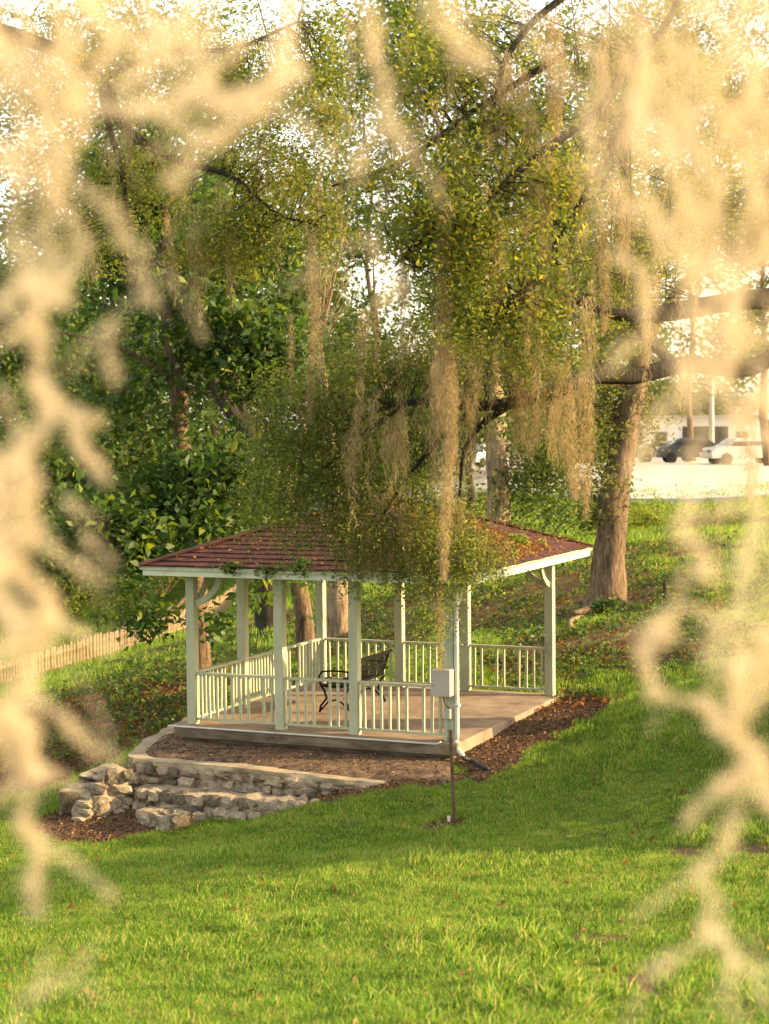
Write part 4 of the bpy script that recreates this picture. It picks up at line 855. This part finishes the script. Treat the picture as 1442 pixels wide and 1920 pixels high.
for i, (px, d, bl, lab) in enumerate(BGT):
    g = gpos(px, d); mean = bl[0]
    top = min(b_[1] for b_ in bl)
    cp0 = at(px, 900, d)
    path = [(g, .32), None]
    T = empty('tree', g, 0, lab, 'tree', 'background trees')
    tp3 = [g-Vector((0, 0, .3))]; rr = [.36]; kk_ = .6 if d > 85 else 1
    tgt = at(mean[0], top+30, d)
    for k in range(1, 7):
        t = k/6; tp3.append(g.lerp(tgt, t)+Vector((random.uniform(-.4, .4), 0, 0))*(1 if k < 6 else 0)); rr.append(.34*(1-t)+.06)
    MB().tube(tp3, [r__*kk_ for r__ in rr], 8, .2).build('trunk', M['bark'], T, smooth=True)
    cl = clumps([(x, y, d, rx, ry, min(rx, 120)*d/F_PX*.9, int(n_*1.6)) for (x, y, rx, ry, n_) in bl])
    sz = .0030*d
    o = link('foliage', leaf_mesh('foliage', cl, 50, .014*d, sz*1.12, .58, M['back' if i % 3 else 'broad'], squash=.7), T); o['kind'] = 'stuff'
    twigs(cl, tp3, .25, .05, 'twigs', M['bark_dark'], T)
    for o in T.children: o.location = -g

# --- shrubs and small plants
def shrub(name, label, px, py, d, rx, ry, n_, m_, per=30, size=.09, crad=.3, cat='shrub', group=None, rd=None, stem=True):
    g = ground(px, py+ry, max(9, d-12), d+12) if d is None else gpos(px, d)
    T = empty(name, g, 0, label, cat, group)
    cl = clumps([(px, py, d, rx, ry, rd or rx*d/F_PX*.8, n_)])
    o = link('foliage', leaf_mesh('foliage', cl, per, crad, size, .5, m_), T); o['kind'] = 'stuff'
    if stem: twigs(cl, [tuple(g), tuple(g+Vector((0, 0, .2)))], .25, .02, 'stems', M['bark'], T)
    for o in T.children: o.location = -g
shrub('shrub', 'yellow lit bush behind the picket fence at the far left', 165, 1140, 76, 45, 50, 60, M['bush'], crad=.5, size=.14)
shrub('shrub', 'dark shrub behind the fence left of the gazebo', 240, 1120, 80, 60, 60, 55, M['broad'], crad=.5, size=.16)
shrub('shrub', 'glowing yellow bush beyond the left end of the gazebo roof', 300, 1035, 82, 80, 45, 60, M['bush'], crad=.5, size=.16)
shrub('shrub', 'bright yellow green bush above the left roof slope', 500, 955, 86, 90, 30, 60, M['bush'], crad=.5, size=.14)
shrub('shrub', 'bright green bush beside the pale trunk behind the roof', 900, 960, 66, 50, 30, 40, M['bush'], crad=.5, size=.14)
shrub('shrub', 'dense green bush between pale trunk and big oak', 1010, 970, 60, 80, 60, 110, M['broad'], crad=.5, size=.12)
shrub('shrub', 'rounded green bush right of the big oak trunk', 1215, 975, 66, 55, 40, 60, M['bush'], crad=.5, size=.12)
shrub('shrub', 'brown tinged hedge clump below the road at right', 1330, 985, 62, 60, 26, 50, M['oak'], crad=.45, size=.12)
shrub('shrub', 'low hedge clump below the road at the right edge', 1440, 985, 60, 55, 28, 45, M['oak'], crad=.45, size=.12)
shrub('plant', 'leafy seedling clump at the foot of the big oak', 1128, 1138, 40.2, 26, 14, 18, M['broad'], per=16, crad=.14, size=.11, cat='plant')
shrub('sapling', 'thin sapling standing among the fence thicket at left', 232, 1070, 76, 40, 60, 40, M['broad'], crad=.4, size=.16, cat='tree')

# fern and vine clumps on the gazebo roof
def roof_plant(label, u, v, z, r_, n_, m_, size=.06):
    g = gz(u, v, z); T = empty('roof_plant', g, 0, label, 'plant')
    c = RNG.normal(size=(n_, 3))*np.array([r_, r_*.5, r_*.45]); me = leaf_mesh('leaves', c, 16, .06, size, .45, m_); o = link('leaves', me, T); o['kind'] = 'stuff'
roof_plant('green vine clump growing on the front eave, nearest the left corner', 1.05, -.45, 2.40, .085, 26, M['broad'], .05)
roof_plant('small vine tuft on the front eave between two larger clumps', 1.62, -.47, 2.37, .08, 18, M['broad'], .05)
roof_plant('green vine clump on the front eave above the second post', 2.15, -.45, 2.43, .11, 34, M['broad'], .05)
roof_plant('bright fern tuft on the sunlit right slope of the gazebo roof', GW+.0, 2.9, 2.62, .11, 26, M['bush'], .07)
# leaf litter on the right roof plane
def on_roof(n_, pl, lo, hi, s0=0, s1=1):
    a, b_, p, q = planes[pl]; out = []
    nrm = (b_-a).cross(p-a).normalized()
    for _ in range(n_):
        t = random.uniform(lo, hi); s = random.uniform(s0, s1); P = a.lerp(p, t).lerp(b_.lerp(q, t), s)+nrm*(.03+random.random()*.02); out.append(tuple(GM @ P))
    return np.array(out)
RL = np.concatenate([on_roof(5200, 1, .05, .85, .05, .75), on_roof(900, 1, 0, .95), on_roof(260, 0, .5, .98), on_roof(110, 0, 0, .5)])
V, Q = quads(RL, .06, .35, .3); tag(link('roof_leaf_litter', np_mesh('roof_leaf_litter', V, Q, M['dryleaf'], RNG.random(len(Q)))), 'brown fallen leaves lying on the gazebo roof slopes', 'leaves', kind='stuff')

# fallen branch
p = [ground(1068, 1188)+Vector((0, 0, .05)), ground(1070, 1176)+Vector((0, 0, .12)), ground(1085, 1170)+Vector((0, 0, .15)), ground(1105, 1162)+Vector((0, 0, .08))]
tag(MB().tube(p, [.05, .05, .04, .03], 7, .2).build('fallen_branch', M['bark_pale'], smooth=True), 'bent pale fallen branch on the slope between gazebo and big oak', 'branch')

# ------------------------------------------------------------------ picket fence
FPX = [(-60, 1306, 60), (0, 1292, 62), (120, 1258, 64), (240, 1221, 66), (340, 1180, 71), (440, 1139, 78), (470, 1128, 81)]
FP = [Vector(p) for p in smooth_path([tuple(at(*q)) for q in FPX], 30)]
FE = empty('picket_fence', FP[0], 0, 'weathered cream picket fence running down the slope at left', 'fence')
Ls = [0]
for a, b_ in zip(FP[:-1], FP[1:]): Ls.append(Ls[-1]+(b_-a).length)
def fpt(s):
    i = min(max(int(np.searchsorted(Ls, s))-1, 0), len(FP)-2); f = (s-Ls[i])/(Ls[i+1]-Ls[i]); p = FP[i].lerp(FP[i+1], f); return Vector((p.x, p.y, H(p.x, p.y))), (FP[i+1]-FP[i])
pk = MB(); pk.v = [Vector(v) for v in ((-.04, -.01, -.05), (.04, -.01, -.05), (.04, -.01, .88), (0, -.01, .95), (-.04, -.01, .88), (-.04, .01, -.05), (.04, .01, -.05), (.04, .01, .88), (0, .01, .95), (-.04, .01, .88))]
pk.f = [(0, 1, 2, 3, 4), (9, 8, 7, 6, 5), (0, 5, 6, 1), (1, 6, 7, 2), (2, 7, 8, 3), (3, 8, 9, 4), (4, 9, 5, 0)]
pkm = pk.mesh('picket', M['picket']); s = .05; k = 0
while s < Ls[-1]-.05:
    p, t = fpt(s); o = bpy.data.objects.new('picket', pkm); COL.objects.link(o); o.parent = FE; o.location = p-FP[0]
    o.rotation_euler = (random.uniform(-.02, .02), random.uniform(-.03, .03), math.atan2(t.y, t.x)); o.scale = (1, 1, random.uniform(.94, 1.05)); s += .135; k += 1
for hz in (.22, .70):
    mb = MB(); ss = np.linspace(0, Ls[-1]-.02, 40); P = [fpt(s)[0]+Vector((0, .035, hz))-FP[0] for s in ss]
    for a, b_ in zip(P[:-1], P[1:]): mb.bar(a, b_, .04, .07)
    mb.build('fence_rail', M['picket'], FE)
for s in np.arange(1, Ls[-1], 2.4):
    p, t = fpt(s); MB().box(-.05, .05, .06, .16, -.1, .95, Matrix.Translation(p-FP[0])).build('fence_post', M['picket'], FE)

# ------------------------------------------------------------------ street: cars, pole, buildings
def car(px, d, paint, label, rz, sc=1.0):
    g = gpos(px, d); g.z += .12
    T = empty('parked_car', g, rz, label, 'car', 'cars beyond the lawn'); T.scale = (sc,)*3
    prof = [(-2.2, .35), (-2.25, .75), (-1.95, .92), (-1.35, .98), (-.75, 1.42), (.75, 1.45), (1.55, 1.0), (2.05, .95), (2.22, .7), (2.2, .35)]
    mb = MB(); W_ = .88
    for y_, sh in ((-W_, 0), (W_, 0)):
        for (x_, z_) in prof: mb.v.append(Vector((x_, y_*(1 if z_ < 1.1 else .78), z_)))
    n_ = len(prof); mb.f = [tuple(range(n_)), tuple(reversed(range(n_, 2*n_)))]+[(i, i+n_, (i+1) % n_+n_, (i+1) % n_) for i in range(n_)]
    mb.build('body', paint, T, bevel=.05)
    for y_ in (-1, 1):
        mb = MB(); pts = [(-1.2, 1.0), (-.72, 1.36), (.68, 1.38), (1.3, 1.03)]
        yo = [(W_*(1 if z_ < 1.1 else .79)+.012)*y_ for _, z_ in pts]
        mb.v = [Vector((x_, yy, z_)) for (x_, z_), yy in zip(pts, yo)]+[Vector((x_, yy-.01*y_, z_)) for (x_, z_), yy in zip(pts, yo)]
        mb.f = [(0, 1, 2, 3), (7, 6, 5, 4), (0, 4, 5, 1), (1, 5, 6, 2), (2, 6, 7, 3), (3, 7, 4, 0)]; mb.build('side_window', M['dark_glass'], T)
    for x_ in (-1.35, 1.35):
        for y_ in (-.80, .80): MB().tube([(x_, y_-.12, .32), (x_, y_+.12, .32)], .32, 16).build('wheel', M['rubber'], T)
    for x_, nm, mt in ((-2.26, 'tail_light', M['lamp_red']), (2.22, 'headlight', M['pvc'])):
        for y_ in (-.6, .6): MB().box(x_-.03, x_+.03, y_-.18, y_+.18, .68, .82).build(nm, mt, T)
    return T
car(1300, 104, car_paint('dark_blue_paint', (.05, .055, .08)), 'dark grey saloon car on the road right of the oak trunk', math.radians(178))
car(1395, 98, car_paint('silver_paint', (.55, .55, .53)), 'pale car with red tail lights at the right edge of the road', math.radians(12))
car(900, 108, car_paint('white_paint', (.7, .7, .7)), 'white car glimpsed between the two trunks behind the roof', math.radians(60))
car(1250, 122, car_paint('grey_paint', (.3, .3, .3)), 'light grey car parked behind the dark car', math.radians(175))
def bpos(px, d): return gpos(px, d)
g = bpos(1300, 135)
BD = empty('building', g, 0, 'low white building with porch shade shown as a dark panel, across the road', 'building')
MB().box(-5.5, 5.0, 0, 6, -.3, 3.0).build('wall', M['white_wall'], BD)
MB().box(-5.9, 5.4, -.5, 6.5, 3.0, 3.25).build('roof', M['grey_pipe'], BD)
MB().box(-.8, 2.6, -.06, -.01, .1, 2.4).build('porch_shade_panel', M['dark_glass'], BD)  # flat dark panel stands in for the shade inside the porch
for x_ in (-4.2, -2.4, 3.6): f = MB().box(x_-.5, x_+.5, -.05, -.01, 1.0, 2.1).build('window', M['pvc'], BD); MB().box(x_-.42, x_+.42, -.07, -.052, 1.08, 2.02).build('pane', M['dark_glass'], f)
g = bpos(900, 150); BD = empty('building', g, 0, 'white house wall glimpsed behind the pale trunk', 'building')
MB().box(-5, 5, 0, 6, -.5, 3.4).build('wall', M['white_wall'], BD); MB().box(-5.4, 5.4, -.4, 6.4, 3.4, 3.7).build('roof', M['grey_pipe'], BD)
for x_ in (-3, 0, 3): f = MB().box(x_-.5, x_+.5, -.05, -.01, 1.0, 2.3).build('window', M['dark_glass'], BD)
g = bpos(710, 130); BD = empty('building', g, 0, 'pinkish brick house glimpsed through leaves above the roof ridge', 'building')
MB().box(-5, 4, 0, 6, -.5, 6.5).build('wall', M['brick_wall'], BD); MB().box(-5.4, 4.4, -.4, 6.4, 6.5, 6.8).build('roof', M['grey_pipe'], BD)
for x_ in (-3, -.5, 2): f = MB().box(x_-.45, x_+.45, -.05, -.01, 3.8, 5.3).build('window', M['dark_glass'], BD)
g = bpos(1334, 118); tag(MB().tube([g, g+Vector((0, 0, 5.5))], [.2, .16], 10).build('street_pole', M['kerb'], smooth=True), 'pale grey street pole beyond the cars', 'pole')
WF = empty('white_fence', bpos(1190, 126), 0, 'bright white board fence beyond the road beside the oak trunk', 'fence')
for k in range(46): MB().box(k*.155, k*.155+.14, 0, .03, 0, 1.15).build('board', M['white_wall'], WF)
for z_ in (.3, .9): MB().box(0, 7.1, .031, .07, z_, z_+.08).build('fence_rail', M['white_wall'], WF)

# ------------------------------------------------------------------ hanging moss, mid distance
MOSS = [
    ([(828, 330, 18.6, .04), (826, 470, 18.6, .06), (832, 600, 18.8, .07), (842, 700, 18.9, .09), (846, 800, 19, .075), (838, 920, 19.1, .07), (833, 1040, 19.2, .05), (832, 1085, 19.2, .015)], 1.7, 'long pale rope of moss hanging in front of the roof ridge'),
    ([(820, 600, 20.9, .06), (822, 680, 20.9, .06), (819, 755, 20.9, .02)], 1.1, 'short pointed moss strand beside the top of the long rope'),
    ([(589, 440, 22.5, .05), (590, 540, 22.5, .08), (588, 640, 22.5, .06), (583, 720, 22.5, .05), (583, 785, 22.5, .02)], 1.1, 'long thin dark moss strand left of centre'),
    ([(600, 560, 23, .03), (597, 640, 23, .05), (600, 720, 23, .02)], .8, 'faint grey moss strand behind the long thin dark one'),
    ([(542, 590, 23, .03), (543, 670, 23, .035), (543, 755, 23, .012)], .9, 'wispy moss thread against the leafy tree left of centre'),
    ([(682, 580, 22, .08), (680, 630, 22, .075), (676, 690, 22, .03), (678, 738, 22, .012)], 1.2, 'tapering moss tuft with a broad dark top in the sky gap'),
    ([(703, 590, 22, .04), (704, 640, 22, .03), (703, 685, 22, .01)], .9, 'small moss wisp beside the tapering dark topped tuft'),
    ([(975, 140, 19, .06), (988, 220, 19, .09), (1000, 300, 19, .08), (1015, 360, 19, .07), (1020, 400, 19, .03)], 1.3, 'golden moss beard hanging from the bent bare branch'),
    ([(945, 150, 19, .05), (935, 220, 19, .05), (930, 300, 19, .02)], .8, 'thin moss along the bent bare branch itself'),
    ([(1045, 30, 18.8, .09), (1050, 120, 18.8, .12), (1048, 190, 18.8, .10), (1052, 250, 18.8, .03)], 1.4, 'thick golden moss column near the top right of centre'),
    ([(880, 310, 19, .05), (868, 350, 19, .09), (852, 400, 19, .06), (840, 440, 19, .02)], 1.1, 'ragged golden moss fringe above the yellow green leaves'),
    ([(822, 340, 19.4, .05), (824, 430, 19.4, .07), (826, 520, 19.4, .06), (818, 600, 19.4, .04)], 1.0, 'pale moss hank running down into the long rope'),
    ([(1133, 380, 19.2, .04), (1133, 470, 19.2, .07), (1137, 560, 19.2, .06), (1134, 620, 19.2, .02)], 1.2, 'pale moss pillar left of the blurred moss at right'),
    ([(1165, 340, 19.2, .03), (1165, 400, 19.2, .04), (1160, 470, 19.2, .015)], .9, 'small moss wisp above the pale pillar at right'),
    ([(1000, 640, 21.6, .08), (1003, 740, 21.6, .10), (1000, 860, 21.6, .03)], 1.0, 'leftmost grey moss curtain under the dark limb'),
    ([(1040, 660, 21.4, .11), (1050, 780, 21.4, .14), (1060, 880, 21.4, .09), (1066, 930, 21.4, .03)], 1.2, 'widest brown moss curtain under the dark limb'),
    ([(1085, 700, 21.6, .09), (1092, 800, 21.6, .11), (1090, 900, 21.6, .07), (1092, 965, 21.6, .02)], 1.2, 'longest moss curtain hanging beside the big oak trunk'),
    ([(972, 680, 22, .05), (968, 760, 22, .06), (975, 850, 22, .02)], .8, 'grey moss strand between the limb and pale trunk'),
    ([(880, 600, 21, .05), (885, 680, 21, .07), (880, 760, 21, .02)], .9, 'soft grey moss hank right of the long rope'),
    ([(925, 620, 21.4, .05), (925, 700, 21.4, .06), (915, 770, 21.4, .015)], .9, 'dull moss hank above the limb right of the rope'),
    ([(375, 430, 24, .08), (380, 500, 24, .10), (385, 600, 24, .03)], 1.0, 'brown moss beard hanging high on the left before dark leaves'),
    ([(430, 440, 24, .08), (428, 500, 24, .07), (430, 570, 24, .02)], .9, 'short moss beard right of the brown one at upper left'),
    ([(590, 280, 24, .03), (590, 350, 24, .045), (592, 440, 24, .03)], 1.0, 'orange lit moss strand in the upper left sky gap'),
    ([(1404, 740, 14, .05), (1402, 800, 14, .07), (1408, 880, 14, .05), (1410, 930, 14, .02)], 1.3, 'amber moss tuft near the right edge before the cars'),
    ([(1055, 430, 19.5, .05), (1052, 500, 19.5, .05), (1050, 560, 19.5, .015)], .9, 'pale moss wisp at the right end of the yellow green boughs'),
    ([(872, 860, 23.4, .05), (868, 930, 23.4, .06), (862, 1000, 23.4, .02)], .9, 'dark moss hank hanging over the roof right of the rope'),
    ([(760, 960, 23.0, .08), (765, 1010, 23.0, .10), (770, 1070, 23.0, .03)], .9, 'grey moss beard over the dark front roof slope'),
    ([(690, 980, 23.0, .06), (690, 1030, 23.0, .07), (688, 1085, 23.0, .02)], .8, 'small grey moss beard at the left of the drooping leaves'),
    ([(822, 1100, 23.2, .05), (825, 1180, 23.2, .06), (828, 1252, 23.2, .02)], .9, 'wispy moss tail hanging just above the electrical box'),
    ([(1300, 380, 12, .04), (1308, 480, 12, .045), (1300, 560, 12, .02)], .8, 'thin amber moss string in front of the blurred moss'),
    ([(1352, 940, 16, .02), (1350, 1040, 16, .025), (1347, 1150, 16, .01)], .7, 'very thin pale moss thread over the lawn at right'),
]
for (pp, dn, lab) in MOSS:
    top = at(*pp[0][:3]); me = moss_mesh('hanging_moss', [pp], dn*3.0, .10, .005, .75, M['moss'], 1.0, seg=5)
    o = link('hanging_moss', me); tag(o, lab, 'moss', 'moss strands hanging from the oaks')
    me.transform(Matrix.Translation(-top)); o.location = top

# ------------------------------------------------------------------ blurred foreground moss (hangs about two metres from the lens)
FM = [
    # label, density, list of paths (px,py,d,radius px)
    ('thick pale moss column in the upper left corner', .8, [[(60, -60, 60), (50, 60, 75), (40, 200, 70), (70, 330, 70), (90, 470, 70), (70, 560, 55)], [(140, -50, 60), (150, 80, 60), (110, 220, 60), (20, 330, 50)]], 1.7),
    ('long wavy moss rope down the left side, reaching the lawn', 1.15, [[(75, 520, 45), (60, 600, 40), (78, 690, 28), (72, 760, 30), (60, 860, 34), (50, 940, 44), (40, 1010, 42), (62, 1090, 38), (90, 1150, 34), (70, 1210, 32), (38, 1260, 38), (34, 1330, 42), (50, 1400, 40), (58, 1480, 24), (60, 1570, 20), (66, 1650, 20), (68, 1720, 16)]], 1.6),
    ('moss wisp branching down right from the left rope', .85, [[(80, 700, 22), (120, 770, 26), (160, 840, 26), (205, 900, 22)]], 1.7),
    ('faint moss arm crossing the left thicket', .55, [[(70, 1010, 26), (130, 1050, 26), (205, 1100, 24)], [(110, 930, 16), (170, 1000, 22), (205, 1060, 18)]], 1.75),
    ('moss arm drifting right toward the stone wall', .65, [[(40, 1290, 36), (110, 1350, 36), (170, 1390, 30), (225, 1435, 22)]], 1.65),
    ('wide moss mass at the left edge beside the dark thicket', .72, [[(-10, 840, 50), (0, 960, 55), (-10, 1080, 45), (30, 1180, 34), (-20, 1240, 28)], [(0, 720, 22), (30, 800, 22), (40, 880, 22)]], 1.55),
    ('pale moss clump low at the left edge', .6, [[(0, 1380, 40), (20, 1450, 40), (-10, 1500, 30)]], 1.5),
    ('faint moss tip near the bottom left corner', .38, [[(90, 1780, 14), (60, 1850, 26), (40, 1900, 26), (30, 1990, 24)], [(190, 1750, 16), (130, 1820, 20), (70, 1870, 20)]], 1.45),
    ('hazy moss fold drooping across the upper left', .62, [[(200, -60, 70), (260, 30, 75), (330, 110, 70), (420, 180, 60), (500, 150, 60), (540, 80, 55), (520, -40, 60)]], 1.8),
    ('bright slanting moss wisp in the upper left', .95, [[(540, 130, 34), (490, 190, 40), (430, 230, 40), (370, 290, 38), (325, 350, 28)]], 1.65),
    ('soft curved moss wisp above the dark left leaves', .6, [[(110, 300, 30), (170, 370, 34), (230, 430, 36), (270, 500, 28), (290, 580, 20)]], 1.75),
    ('moss arch joining the left column at mid height', .6, [[(150, 480, 40), (120, 540, 36), (40, 590, 30), (-20, 560, 30)], [(200, 600, 20), (210, 660, 22), (215, 720, 18)]], 1.7),
    ('brownish moss knot at the top left of centre', .6, [[(380, -50, 60), (360, 40, 60), (330, 110, 40)], [(300, 170, 40), (420, 205, 30), (330, 215, 30)]], 1.6),
    ('pale moss strand falling at the top centre', .7, [[(660, -60, 40), (680, 40, 36), (715, 130, 34), (735, 220, 30), (738, 310, 22)], [(725, 230, 26), (680, 290, 28), (645, 340, 20)], [(700, 440, 18), (720, 530, 26), (715, 580, 14)]], 1.75),
    ('round soft moss puff right of the top centre', .6, [[(800, -50, 50), (830, 30, 50), (880, 90, 46), (900, 120, 34)]], 1.7),
    ('hazy moss veil across the upper right', .62, [[(1120, -60, 60), (1150, 80, 70), (1160, 200, 70), (1150, 300, 60), (1180, 400, 40)], [(1240, -60, 70), (1260, 80, 70), (1230, 200, 70), (1260, 300, 60)]], 1.8),
    ('dense golden moss mass in the top right corner', .95, [[(1350, -60, 70), (1340, 60, 75), (1360, 180, 70), (1340, 280, 60)], [(1430, -60, 60), (1440, 100, 60), (1420, 250, 60), (1440, 400, 60), (1430, 500, 60)]], 1.6),
    ('brightest moss column right of the gazebo view', 1.15, [[(1230, 170, 45), (1290, 280, 44), (1310, 360, 44), (1300, 430, 48), (1330, 520, 56), (1340, 620, 46), (1320, 700, 36)]], 1.6),
    ('soft moss fold at right mid height', .6, [[(1170, 470, 36), (1200, 540, 40), (1210, 610, 34), (1170, 680, 26)], [(1320, 690, 30), (1260, 760, 34), (1200, 830, 28), (1180, 890, 18)]], 1.75),
    ('moss tangle left of the right edge above the cars', .8, [[(1400, 520, 44), (1390, 620, 40), (1350, 700, 36), (1390, 780, 28), (1440, 700, 40)], [(1430, 560, 40), (1442, 760, 34), (1400, 740, 26)]], 1.7),
    ('straight brown moss column down the right side', .85, [[(1425, 800, 34), (1420, 900, 34), (1405, 1000, 26), (1395, 1100, 22), (1385, 1200, 22), (1375, 1270, 26)]], 1.8),
    ('pale moss knot over the lawn right of the oak', .9, [[(1290, 940, 26), (1290, 1000, 34), (1310, 1050, 34), (1320, 1090, 22)], [(1300, 1060, 20), (1270, 1130, 22), (1240, 1180, 30), (1210, 1220, 26)]], 1.65),
    ('hooked moss wisp in the right lawn', .8, [[(1250, 1160, 22), (1205, 1215, 26), (1215, 1280, 28), (1260, 1310, 32), (1320, 1320, 30), (1360, 1380, 30)]], 1.7),
    ('bright thick moss hank at the right edge', 1.15, [[(1380, 1240, 40), (1400, 1310, 46), (1380, 1380, 40), (1410, 1440, 44), (1440, 1510, 36)], [(1450, 1180, 40), (1440, 1300, 40)]], 1.55),
    ('faint moss haze along the right edge of the lawn', .45, [[(1442, 950, 60), (1430, 1080, 60), (1440, 1200, 50)], [(1340, 1140, 50), (1350, 1240, 50)]], 1.6),
    ('trailing moss strand down the lower right lawn', .75, [[(1400, 1460, 36), (1370, 1540, 34), (1350, 1590, 30), (1322, 1650, 26), (1330, 1720, 24), (1335, 1760, 30)], [(1335, 1745, 26), (1270, 1790, 26), (1225, 1815, 16)], [(1340, 1740, 26), (1370, 1790, 26), (1385, 1830, 18)]], 1.6),
    ('thin drifting moss veil before the distant street', .62, [[(1250, 640, 30), (1300, 760, 34), (1310, 860, 34), (1290, 950, 26)], [(1390, 760, 34), (1360, 850, 36), (1370, 950, 30)]], 1.7),
    ('thin high moss veil over the upper left crowns', .45, [[(-20, 60, 60), (160, 180, 60), (330, 190, 55), (450, 60, 50)], [(180, -40, 50), (260, 160, 50), (380, 260, 40)]], 1.85),
    ('thin high moss veil over the upper right boughs', .45, [[(960, -40, 45), (1040, 110, 45), (1100, 260, 45)], [(1200, 380, 45), (1260, 480, 45), (1400, 500, 45)]], 1.85),
    ('faint moss tip in the bottom right corner', .45, [[(1370, 1830, 20), (1370, 1880, 26), (1380, 1960, 26)], [(1430, 1830, 20), (1410, 1760, 20)]], 1.5),
]
def wiggle(p, amp):
    P = smooth_path(p, 5); out = []; ph = random.uniform(0, 9); a_ = random.uniform(.6, 1.3)
    for i, q in enumerate(P):
        out.append((q[0]+amp*a_*math.sin(ph+i*.9)+amp*.7*noise.noise(Vector((i*.5, ph, 0))), q[1]+amp*.5*noise.noise(Vector((i*.5, ph, 5))), q[2]*(.98+.38*noise.noise(Vector((i*.33, ph, 2))))))
    return out
for (lab, dn, paths, d) in FM:
    d = d*1.22; pp = []; wisp = set()
    for p in paths:
        big_ = max(q[2] for q in p)
        nsub = 3 if big_ > 55 else (2 if big_ > 46 else 1)
        for k in range(nsub):                      #  a wide veil is several twisting strands
            off = (k-(nsub-1)/2)*big_*.62
            w_ = wiggle([(q[0]+off*(1 if abs(q[0]-p[0][0]) < 200 else .3), q[1]+abs(off)*.2, q[2]/(nsub**.75)) for q in p], big_*.20)
            d_ = d+random.uniform(-.12, .12); ph_ = random.uniform(0, 6); fq = random.uniform(.35, .6)
            for sg_ in ((-1, 1) if big_ > 46 else (1,)):
                pp.append([(x+sg_*r_*.35*math.sin(ph_+i_*fq), y, d_+sg_*.02, max(8, r_)*d/F_PX*(.46 if big_ > 46 else .58)*(1+.25*math.sin(i_*1.1+sg_))) for i_, (x, y, r_) in enumerate(w_)])
            for _ in range(max(1, int(len(w_)/9))):    # short curling side wisps
                q = random.choice(w_); sg = random.choice((-1, 1)); L_ = random.uniform(70, 160); cv = random.uniform(-.5, .9)
                wisp.add(len(pp)); pp.append([(q[0]+sg*L_*t, q[1]+L_*(.55*t+cv*t*t), d+random.uniform(-.05, .05), max(7, q[2]*.40)*(1-.5*t)*d/F_PX*.6) for t in (0, .35, .7, 1)])
    top = at(pp[0][0][0], pp[0][0][1], pp[0][0][2]); root = None
    for qi_, q in enumerate(pp):
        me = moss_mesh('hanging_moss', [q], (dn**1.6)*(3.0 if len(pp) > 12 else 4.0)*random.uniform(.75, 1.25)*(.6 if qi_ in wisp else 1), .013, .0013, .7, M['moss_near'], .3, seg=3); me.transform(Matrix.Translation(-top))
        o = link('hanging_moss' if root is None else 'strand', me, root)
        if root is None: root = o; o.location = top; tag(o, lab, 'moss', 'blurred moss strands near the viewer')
        else: o['kind'] = 'stuff'

if bpy.app.background: print('TRIS', sum(len(m.loops)-2*len(m.polygons) for m in bpy.data.meshes if m.users), len(S.objects))
